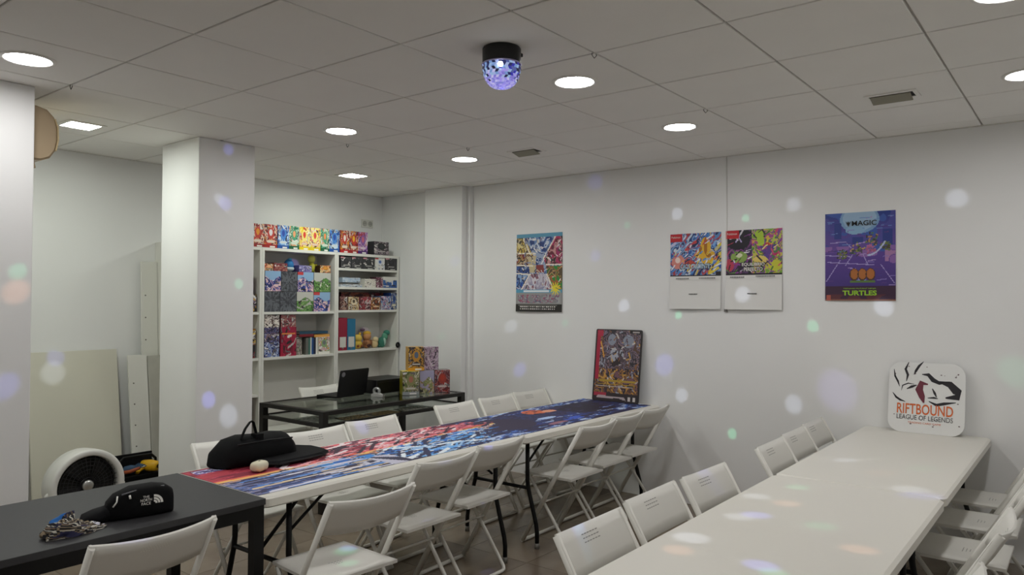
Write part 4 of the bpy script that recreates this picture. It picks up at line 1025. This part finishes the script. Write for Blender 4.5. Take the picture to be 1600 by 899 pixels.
# rounded white sign
sg = thing('rounded_sign', 'white rounded square RIFTBOUND sign leaning on the wall', 'sign', (.893, 3.085, .7402))
sg.rotation_euler = (math.radians(-10), 0, math.radians(-1.5))
SW, SH = .215, .445
MB().prism(rrect(-SW, 0, SW, SH, .075, 8), -.003, .003, M=RX).build('board', mat('white foam board', 'E4E4E2', .4), sg)
def ink_shapes(name, polys, m, off=.0036):
    mb = MB()
    for p in polys:
        mb.prism(p, 0, .0004, M=Matrix.Translation((0, -off, 0)) @ RX)
    return mb.build(name, m, sg)
def sp_(u, v):                                            # photo crop pixel -> sign plane
    return ((u-455)/305*SW, (680-v)/545*SH)
def swoosh(pts, w):
    P = [Vector(sp_(*p)) for p in pts]; L = []; R_ = []
    for i, p in enumerate(P):
        a = P[max(0, i-1)]; b = P[min(len(P)-1, i+1)]; d = (b-a).normalized(); nrm = Vector((-d.y, d.x))
        q = w*math.sin(PI*(i+.25)/(len(P)-.5))
        L.append(p+nrm*q); R_.append(p-nrm*q)
    return [tuple(v) for v in (L+R_[::-1])]
INK_D = mat('near black ink', '1C181E', .5); INK_M = mat('maroon ink', '6A2436', .5)
dark = [swoosh(p, w_) for p, w_ in (([(190, 195), (200, 250), (225, 290), (240, 330)], .006), ([(310, 135), (285, 190), (305, 235), (295, 285)], .008), ([(430, 125), (395, 160), (370, 200), (355, 230)], .008),
        ([(185, 380), (215, 415), (250, 435), (290, 445)], .007), ([(255, 360), (265, 320), (310, 300), (360, 305)], .004), ([(300, 345), (340, 325), (380, 310)], .008), ([(420, 225), (470, 225), (510, 265), (560, 285), (640, 270)], .014),
        ([(555, 275), (640, 290), (700, 345), (700, 385), (610, 395)], .026), ([(480, 430), (540, 455), (600, 440), (690, 425)], .010), ([(470, 405), (520, 400), (550, 405)], .006), ([(505, 330), (525, 365), (540, 395)], .007))]
ink_shapes('dark_swooshes', dark, INK_D)
ink_shapes('maroon_flame', [swoosh([(440, 445), (425, 400), (400, 345), (420, 290), (470, 300)], .022)], INK_M, .0041)
rs4 = random.Random(3); fl = []
for q in range(46):
    x = rs4.uniform(-.19, .19); z = rs4.uniform(.03, .42)
    if abs(x) < .17 and .10 < z < .36: continue
    r = rs4.uniform(.002, .0045); fl.append([(x+r*math.cos(a)*1.5, z+r*math.sin(a)) for a in np.linspace(0, 5.2, 5)])
ink_shapes('speckles', fl, mat('dark fleck ink', '5A4448', .5))
on_sheet(sg, 'RIFTBOUND', -.005, (680-497)/545*SH, INK_O, off=.0046, width=.315, height=.066, bold=.012)
on_sheet(sg, 'LEAGUE OF LEGENDS', -.005, (680-562)/545*SH, INK_D, off=.0046, width=.315, height=.030)
on_sheet(sg, 'TRADING CARD GAME', -.005, (680-602)/545*SH, INK_O, off=.0046, width=.185, height=.011)

# cable down the wall
cb = thing('wall_cable', 'thin white cable running down the wall between release posters', 'cable', (-.437, YB, 0))
MB().tube([(0, -.0045, H-.002), (.002, -.0045, 2.2), (-.002, -.0045, 1.56), (-.006, -.010, 1.505)], .0034, 8).build('cord', mat('white cable', 'DEDCD8', .5), cb)
MB().box((-.016, -.016, 1.488), (.006, -.004, 1.508)).build('plug', mat('grey plug', '6A6864', .5), cb)

# ================================================================ LONG PLAY MAT
x0, x1, y0, y1 = -1.668, -1.032, -.385, 3.135
NU, NV = 430, 84
U, V, im = canvas(NU, NV, '2A2A5A')                  # U along the tables (0 at black table), V from desk side (0) to aisle side (1)
A = 5.5                                               # length / width
UU = U*A
st = .6*vnoise(UU*.7+V*.5, V*5+UU*.25, 501, 4)+.4*vnoise(UU*1.4, V*9-UU*.5, 503, 4)
sw = .6*vnoise(UU*.9-V*.6, V*5-UU*.35, 505, 4)+.4*vnoise(UU*2.0, V*7+UU*.8, 507, 4)
div = .47+.05*np.sin(UU*1.3+.4)-.05*U/.55
red = V < div
palette(im, red, st, ['5A1A38', 'B83A58', 'E07A8C', '3A1838', 'D8505A', 'EAA0A8', 'A82A3A', '6A2040'], .22, .78)
palette(im, ~red, sw, ['1E2A5E', '3A78C8', '8AB8E8', '2A2A50', 'C8D4E8', '4A90D8', '8C8CA8', '242450'], .22, .78)
near = (U < .17)
palette(im, near & red, st, ['8A2038', 'C04058', 'A82C40', 'B83848'], .3, .7)
palette(im, near & ~red, sw, ['3A4A80', '8A8AAE', '4A6AB0', '2E2E58', '9A98B8'], .25, .75)
for off_, c, w_ in ((0, 'F0C070', .018), (.05, 'E8A060', .010), (-.05, 'E86A50', .014), (.12, 'E0B080', .008)):
    put(im, abs(V-div-off_*(.5+U)) < w_, c)
# radiating wedges and blue splashes
def fan_(cu, cv, r, n_, c1, c2, a0, a1):
    d_ = np.hypot((U-cu)*A, V-cv); a = np.arctan2(V-cv, (U-cu)*A)
    m = (d_ < r) & (a > a0) & (a < a1); k = ((a-a0)/(a1-a0)*n_).astype(int) % 2
    put(im, m & (k == 0), c1); put(im, m & (k == 1), c2)
fan_(.215, .56, .62, 7, 'C4C2D4', '2A2848', .5, 2.8)
for cu, cv, ru, rv, c in ((.215, .58, .030, .10, '3A8AD8'), (.155, .66, .028, .09, '4A9AE4'), (.19, .60, .02, .05, '2A6AC0'), (.30, .58, .03, .08, '3A60B8'), (.45, .60, .022, .10, '4A9AE0'), (.42, .68, .012, .14, '7AB8EC'), (.55, .56, .016, .09, '3A88D8'), (.36, .80, .03, .08, '4A84C8')):
    put(im, ell(U, V, cu, cv, ru, rv) & (sw > .33), c)
for cu, cv, ru, rv, c in ((.27, .56, .014, .05, 'E08A70'), (.33, .60, .016, .05, 'D87070'), (.36, .34, .030, .07, 'D83A28'), (.31, .30, .03, .07, 'E8808C'), (.22, .16, .04, .07, 'E48A98')):
    put(im, ell(U, V, cu, cv, ru, rv) & (st > .3), c)
strokes(im, UU, V, 260, ['F0E0E4', '3A1430', 'E86A70', 'F0A8B0', '8A1E38', '2A1430'], 541, .26, .014, (-.8, .5), 1.0, red & (U < .5) & (U > .1), (0, 2.9, 0, .5))
strokes(im, UU, V, 320, ['E8F0F8', '1E2450', '6AB0F0', '2A70C8', '9AC0E8', '202048'], 543, .24, .015, (-.9, .7), 1.0, ~red & (U < .52) & (U > .26), (1.3, 2.9, .4, 1))
strokes(im, UU, V, 60, ['D8D8E8', '26264A', '5A90D8', 'E0C8A0'], 545, .6, .010, (-.12, .05), 1.0, ~red & (U < .22), (0, 1.1, .4, 1))
# graffiti band near the black table
gb = (V < .15) & (V > .03) & (U > .01) & (U < .16)
palette(im, gb, .5*vnoise(UU*3, V*6, 511, 4)+.5*vnoise(UU*5, V*9, 512, 4), ['3A2A6A', '7A6AB0', 'E0DCF0', '2A2050', 'C8C0E0'], .2, .8)
# dark half
dm = np.clip((U-.47-.06*np.sin(V*5))/.07, 0, 1)
dn = .55*vnoise(UU*1.1, V*4, 521, 4)+.45*vnoise(UU*3, V*8, 523, 4)
D_ = np.ones_like(im)*C('2A2646'); palette(D_, dn > -1, dn, ['262240', '2E2856', '28386C', '242244', '342C54'], .25, .75)
edge = np.minimum(V, 1-V)
palette(D_, ((edge < .16) & (dn > .5)) | ((V > .6) & (dn > .62)), .5*sw+.5*dn, ['2A4A9A', '8AA8D8', '1E2E68', '4A70C0', 'B8C8E4', '2A3A80'], .3, .7)
put(D_, ell(U, V, .585, .5, .07, .30), '322844'); put(D_, ell(U, V, .88, .45, .08, .35) & (dn < .6), '221C34')
put(D_, ell(U, V, .745, .22, .030, .13) & (dn > .3), 'D06A48'); put(D_, ell(U, V, .78, .30, .02, .08) & (st > .4), 'E09A7A'); put(D_, ell(U, V, .70, .58, .03, .05) & (sw > .4), 'A8C0E8'); put(D_, ell(U, V, .74, .80, .04, .07) & (sw > .5), '3A5AC0'); put(D_, ell(U, V, .67, .86, .03, .05) & (sw > .45), '9A6A78')
im = np.where((vnoise(UU*3, V*7, 531, 4) < dm)[..., None] & (dm > .02)[..., None], D_, im)
G = np.zeros((NV+1, NU+1, 3)); G[..., 0] = np.linspace(0, x1-x0, NV+1)[:, None]; G[..., 1] = np.linspace(0, y1-y0, NU+1)[None, :]
yy = G[..., 1]; G[..., 2] = .0016+.0006*np.sin(yy*9)*np.sin(G[..., 0]*7)
pm = thing('play_mat', 'long printed cloth mat, red and blue fading to navy, on tables', 'mat', (x0, y0, .740))
MB().grid(G[::-1], im[::-1], True).build('printed_cloth', printed('printed cloth', .7), pm)
MB().box((0, 0, .0002), (x1-x0, y1-y0, .0008)).build('rubber_backing', mat('black rubber', '141414', .8), pm)

# ================================================================ THINGS ON THE TABLES
M_FAB = mat('black nylon', '09090B', .85, spec=.2, noise=.25, nscale=25, bump=.35, bscale=60)
M_FAB2 = mat('charcoal padded fabric', '101013', .85, spec=.2, noise=.2, nscale=30, bump=.3, bscale=90)
def sweep(secs, n=18, pw=.7):
    """secs: (centre, half width vec, half height vec); superellipse cross sections"""
    vs = []; fs = []
    for c, a, b in secs:
        c, a, b = Vector(c), Vector(a), Vector(b)
        for k in range(n):
            t = 2*PI*k/n; cx, sx = math.cos(t), math.sin(t)
            vs.append(c + a*math.copysign(abs(cx)**pw, cx) + b*math.copysign(abs(sx)**pw, sx))
    m = len(secs)
    for i in range(m-1):
        for k in range(n):
            l = (k+1) % n; fs.append((i*n+k, (i+1)*n+k, (i+1)*n+l, i*n+l))
    fs.append(tuple(range(n))); fs.append(tuple((m-1)*n+k for k in range(n-1, -1, -1)))
    return MB().add(vs, fs, None, True)
bg = thing('carry_bag', 'black carry bag with open flap and handle on play mat', 'bag', (-1.55, 0, .7425))
secs = []
for y, w_, h, sk_ in ((-.235, .045, .012, .02), (-.215, .085, .040, .01), (-.165, .10, .066, 0), (-.10, .105, .072, 0), (0, .10, .068, 0), (.08, .095, .070, 0), (.14, .09, .066, 0), (.175, .07, .050, 0), (.19, .04, .026, 0)):
    secs.append(((-.065, y, h), (w_, sk_, 0), (-.015, 0, h)))
bo = sweep(secs, 20, .8).build('body', M_FAB, bg)
MB().tube([(.02, -.17, .115), (.03, 0, .118), (.02, .14, .11)], .004, 6).build('zip', M_BLACK, bo)
P_ = [(-.10, -.16), (.105, -.07), (.142, -.02), (.135, .15), (.12, .26), (.08, .325), (.02, .345), (-.06, .33), (-.12, .26), (-.13, .1)]
V_ = []; n_ = len(P_)
for sc_, z_a in ((.90, .004), (1.0, .010), (1.0, .020), (.93, .029)):
    for x_, y_b in P_:
        V_.append((.0+x_*sc_, .09+(y_b-.09)*sc_, z_a+.030*max(0, .12-y_b)*max(0, (.14-x_)/.27)*1.4+(.012*max(0, -x_)/.13)))
F_ = [tuple(range(n_-1, -1, -1)), tuple(range(3*n_, 4*n_))]
for a_ in range(3):
    for k in range(n_): F_.append((a_*n_+k, a_*n_+(k+1) % n_, (a_+1)*n_+(k+1) % n_, (a_+1)*n_+k))
fl_ = MB().add(V_, F_).build('flap', M_FAB2, bg)
MB().tube([(.105, -.065, .016), (.139, -.018, .015), (.133, .15, .015), (.117, .258, .015), (.078, .32, .015), (.02, .34, .015)], .006, 6).build('zip', M_BLACK, fl_)
hp = [(-.01, -.135, .10), (-.02, -.13, .135), (-.03, -.10, .18), (-.035, -.072, .208), (-.035, -.062, .212), (-.035, -.052, .205), (-.03, -.042, .16), (-.02, -.036, .10)]
MB().tube(hp, .006, 8, flat=(1.9, .7)).build('handle', M_FAB, bg)
MB().box((-.045, -.058, .118), (.0, -.016, .15)).build('handle_wrap', M_FAB, bg)
cc_ = thing('earbud_case', 'small cream rounded case beside the black carry bag', 'case', (-1.412, -.130, .7425), math.radians(25))
cc_.scale = (1.3, 1.3, 1.15)
sweep([((0, y, .022), (w_, 0, 0), (0, 0, h)) for y, w_, h in ((-.034, .012, .010), (-.030, .020, .017), (-.018, .026, .0215), (.018, .026, .0215), (.030, .020, .017), (.034, .012, .010))], 16, .75).build('shell', mat('cream plastic', 'DDD6BC', .4), cc_)
MB().lathe([(0, .0445), (.004, .0442), (.0045, .0432)], 10).build('button', M_DARK, cc_)
# pouch with logo
pc = thing('waist_pouch', 'black pouch with white NORTH FACE logo on the black table', 'pouch', (-1.105, -.845, .748), math.radians(-12))
sweep([((0, y, h), (w_, 0, 0), (0, 0, h)) for y, w_, h in ((-.118, .012, .022), (-.110, .028, .034), (-.085, .043, .046), (-.03, .052, .056), (.05, .052, .057), (.09, .046, .053), (.112, .034, .045), (.120, .014, .034))], 20, .5).build('body', M_FAB, pc)
sweep([((-.005, y, h), (w_, 0, 0), (0, 0, h)) for y, w_, h in ((-.195, .02, .006), (-.185, .04, .016), (-.15, .046, .022), (-.10, .036, .028))], 14, .7).build('strap_wing', M_FAB2, pc)
PF = Matrix(((0, 0, 1, .0535), (1, 0, 0, 0), (0, 1, 0, 0), (0, 0, 0, 1)))
for s, z, wd, h in (('THE', .078, .022, .0085), ('NORTH', .066, .040, .010), ('FACE', .053, .032, .010)):
    lettering(s, PF @ Matrix.Translation((.012, z, 0)), INK_W, pc, width=wd, height=h)
def arcband(r0, r1, cx, cz):
    A_ = np.linspace(0, PI/2, 9)
    return [(cx+r1*math.cos(a), cz+r1*math.sin(a)) for a in A_]+[(cx+r0*math.cos(a), cz+r0*math.sin(a)) for a in A_[::-1]]
mb = MB()
for r0, r1 in ((.006, .013), (.0155, .0225), (.025, .033)): mb.prism(arcband(r0, r1, .038, .050), 0, .0006, M=PF)
mb.build('logo', INK_W, pc)
MB().tube([(.05, -.07, .098), (.035, .0, .106), (.03, .08, .105)], .0028, 6).build('zip', mat('grey zip', '6A6A6E', .4), pc)
MB().tube([(.050, -.085, .095), (.055, -.088, .075), (.053, -.100, .058)], .0028, 6).build('zip_pull', INK_W, pc)
MB().tube([(.052, -.045, .092), (.057, -.043, .08)], .004, 6).build('zip_pull', INK_W, pc)
# crumpled bandana
bd = thing('crumpled_bandana', 'crumpled blue, black and tan patterned cloth on black table', 'cloth', (-1.065, -1.085, .748), math.radians(5))
nu, nv = 72, 44; rs5 = np.random.RandomState(5)
Tm, Pm = np.meshgrid(np.linspace(0, 2*PI, nu+1), np.linspace(0.02, PI/2+.15, nv+1))
rr = 1+.30*(vnoise(np.cos(Tm)*2+5, np.sin(Tm)*2+Pm*2+5, 541, 1.7)-.5)+.25*(vnoise(np.cos(Tm)*3+9, np.sin(Tm)*3+Pm*3+9, 543, 2.2)-.5)
G = np.stack([rr*np.sin(Pm)*np.cos(Tm)*.052, rr*np.sin(Pm)*np.sin(Tm)*.098, np.maximum(.001, rr*np.cos(Pm)*(.048-.02*np.sin(Tm)))], -1)
Um, Vm = np.meshgrid((np.arange(nu)+.5)/nu, (np.arange(nv)+.5)/nv); ic = np.zeros((nv, nu, 3))
palette(ic, Um >= 0, .6*vnoise(Um*1.6, Vm*1.2, 545, 7)+.4*vnoise(Um*2, Vm+Um, 547, 9), ['141418', '8A7A62', '1E1E26', 'C0BCB0', '18181C', '6A5A48', '2A2A4A'], .2, .8)
put(ic, ell(Um, Vm, .62, .35, .12, .3), '2A6AB0'); put(ic, ell(Um, Vm, .25, .6, .06, .25) & (vnoise(Um*9, Vm*4, 549, 3) > .45), 'D8D8E4')
G = G[::-1]; ic = ic[::-1]
MB().grid(G, ic, True).build('cloth', printed('cotton print', .85), bd)

# ================================================================ THE RECESS
M_CREAM = mat('cream laminate board', 'D8D5C6', .35, noise=.03, nscale=2)
M_GREYB = mat('pale grey wood board', 'BDBBB2', .55, noise=.08, nscale=12)
def board(name, label, y0_, y1_, z1_, xb, xt, th=.018, m=M_SHELF, holes=None, hm=.03):
    """board leaning on the left wall: bottom at x=xb, top at x=xt"""
    L = math.hypot(xb-xt, z1_); a = math.atan2(xb-xt, z1_)
    t = thing(name, label, 'board', (xb, (y0_+y1_)/2, 0.0), 0, 'boards leaning in the recess')
    t.rotation_euler = (0, -a, 0)
    w_ = (y1_-y0_)/2
    MB().box((0, -w_, .002), (th, w_, L)).build('panel', m, t, bevel=.0015, seg=1)
    if holes:
        for k in range(holes):
            MB().lathe([(.006, th+.0004), (0, th+.0005)], 10, M=Matrix.Translation((0, -w_+hm, L*.10+k*L*.85/holes)) @ Matrix(((0, 0, 1, 0), (1, 0, 0, 0), (0, 1, 0, 0), (0, 0, 0, 1)))).build('dowel_hole', mat('hole grey', '6A6860', .8), t)
    return t
board('laminate_board', 'large cream laminate board leaning behind the round fan', -.16, .455, 1.175, -4.06, -4.225, m=M_CREAM)
board('shelf_panel', 'tall white drilled panel standing by the middle pillar', .635, .762, 1.86, -4.14, -4.225, holes=9)
board('shelf_panel', 'white drilled panel leaning beside the cream board', .51, .655, 1.125, -4.02, -4.160, holes=6, hm=.035)
board('shelf_panel', 'pale grey panel leaning between drilled panel and middle pillar', .66, .762, 1.115, -4.02, -4.150, m=M_GREYB)
# round fan
fn = thing('round_fan', 'white round floor fan with black grille and silver hub', 'fan', (-3.4, -.085, 0), math.radians(2))
FZ = .362
FM = Matrix.Translation((0, 0, FZ)) @ Matrix.Rotation(PI/2, 4, 'Y')
M_FW = mat('white fan plastic', 'DAD9D4', .35)
MB().lathe([(.12, -.14), (.195, -.13), (.224, -.10), (.229, -.03), (.230, .026), (.226, .040), (.218, .045), (.196, .045), (.189, .036), (.186, .0)], 48, M=FM).build('drum', M_FW, fn)
MB().lathe([(.186, -.02), (0, -.02)], 40, M=FM).build('drum_back', M_DARK, fn)
gr = MB()
for r in (.05, .075, .10, .125, .15, .172): gr.tube([tuple(FM @ Vector((r*math.cos(a), r*math.sin(a), .026))) for a in np.linspace(0, 2*PI, 37)[:-1]], .0022, 5, closed=True)
for k in range(36):
    a = 2*PI*k/36; gr.tube([tuple(FM @ Vector((q*math.cos(a+.5*q), q*math.sin(a+.5*q), .024))) for q in (.036, .11, .187)], .0018, 5)
gr.build('grille', mat('black grille', '16161A', .35), fn)
for k in range(5):
    a = 2*PI*k/5
    MB().add([tuple(FM @ Vector((q*math.cos(a+da), q*math.sin(a+da), z))) for q, da, z in ((.04, -.25, -.01), (.17, -.28, -.012), (.17, .28, .008), (.04, .25, .006))], [(0, 1, 2, 3)]).build('blade', mat('black fan blade', '0E0E10', .4), fn)
MB().lathe([(0, .040), (.022, .039), (.034, .034), (.036, .022)], 28, M=FM).build('hub', mat('brushed silver', 'C0C0BE', .28, .9), fn)
MB().tube([tuple((x, y, z)) for x, y, z in ((0, -.20, FZ), (0, -.235, FZ-.03), (0, -.22, .12), (0, -.15, .03), (0, 0, .02), (0, .15, .03), (0, .22, .12), (0, .235, FZ-.03), (0, .20, FZ))], .014, 8).build('yoke', M_FW, fn)
MB().prism(rrect(-.12, -.16, .12, .16, .05), 0, .028).build('base', M_FW, fn)
# tool bag
tb = thing('tool_bag', 'black open tool bag on the floor behind the fan', 'tool bag', (-3.88, .47, 0), 0)
MB().prism(rrect(-.10, -.15, .10, .15, .03), 0, .27).build('body', M_FAB, tb)
MB().prism(rrect(.10, -.11, .125, .11, .01), .03, .19).build('pocket', M_FAB2, tb)
MB().tube([(0, -.14, .26), (0, -.135, .36), (0, -.10, .395), (0, .10, .395), (0, .135, .36), (0, .14, .26)], .010, 8).build('handle', M_BLACK, tb)
MB().box((-.10, -.13, .27), (-.085, .15, .40)).build('raised_side', M_FAB2, tb)
dr = thing('power_tool', 'yellow and black power tool lying in the tool bag', 'power tool', (-3.83, .54, .271), math.radians(20))
sweep([((x, 0, .05), (0, w_, 0), (0, 0, w_)) for x, w_ in ((-.07, .02), (-.06, .036), (0, .042), (.06, .036), (.075, .022))], 14, .8).build('motor_housing', mat('tool yellow', 'E0AC1C', .4), dr)
MB().tube([(.075, 0, .05), (.115, 0, .05)], .016, 10).build('chuck', M_BLACK, dr)
sweep([((-.03, .0-.0, .05), (.02, 0, 0), (0, 0, .018)), ((-.03, -.07, .03), (.018, 0, 0), (0, 0, .016)), ((-.03, -.10, .022), (.028, 0, 0), (0, 0, .020))], 12, .8).build('grip', mat('tool yellow', 'E0AC1C', .4), dr)
gl = thing('work_glove', 'crumpled blue work glove in the tool bag', 'glove', (-3.86, .415, .271), 0)
sweep([((0, y, .035), (w_, 0, 0), (0, 0, h)) for y, w_, h in ((-.06, .015, .012), (-.04, .035, .03), (.0, .042, .034), (.04, .03, .025))], 12, .9).build('palm', mat('blue glove fabric', '34506E', .8, noise=.3, nscale=40), gl)
for k in range(4): MB().tube([(-.03+k*.02, .035, .04), (-.035+k*.022, .07, .06), (-.035+k*.022, .10, .055)], [.010, .009, .007], 8).build('finger', mat('blue glove fabric', '34506E', .8), gl)
oc = thing('hand_tool', 'orange and black hand tool in the tool bag', 'tool', (-3.80, .38, .271), math.radians(-15))
MB().tube([(-.05, -.05, .02), (.0, 0, .035), (.03, .06, .06)], [.014, .013, .010], 10).build('handle', mat('burnt orange grip', 'A04A24', .5), oc)
MB().tube([(.03, .06, .06), (.045, .10, .075)], .005, 8).build('shaft', mat('steel ring', 'A0A0A0', .3, .9), oc)
# old beige air conditioner seen from its end, on the back of the wide pillar
M_BEIGE = mat('aged beige plastic', 'B5A184', .4, noise=.04, nscale=5)
ac = thing('air_conditioner', 'aged beige air conditioner mounted high behind the wide pillar', 'air conditioner', (-2.95, -.70, 2.30), 0)
prof = [(0, .29), (.05, .292), (.10, .280), (.135, .245), (.150, .19), (.152, .12), (.140, .06), (.115, .02), (.07, .0), (0, .0)]
XAC0, XAC1 = -.20, .26
PM = Matrix(((0, 0, 1, 0), (1, 0, 0, 0), (0, 1, 0, 0), (0, 0, 0, 1)))
MB().prism(prof, XAC0, XAC1-.012, M=PM, smooth=False).build('casing', M_BEIGE, ac)
MB().prism([(y*.94+.003, z*.95+.008) for y, z in prof], XAC1-.012, XAC1, M=PM).build('end_cap', M_BEIGE, ac, bevel=.004)
MB().prism([(.138, .236), (.153, .19), (.156, .12), (.144, .062), (.139, .065), (.148, .12), (.146, .19), (.132, .232)], XAC0+.01, XAC1+.004, M=PM).build('front_panel', mat('paler beige plastic', 'CDB88E', .35), ac)
MB().box((XAC0+.03, .03, -.03), (XAC1-.03, .034, .012), M=Matrix.Rotation(math.radians(-25), 4, 'X')).build('louver', M_BEIGE, ac)
MB().tube([(XAC1-.03, .04, .0), (XAC1-.03, .05, -.035), (XAC1-.03, .0, -.045)], .008, 8).build('drain_pipe', M_BEIGE, ac)
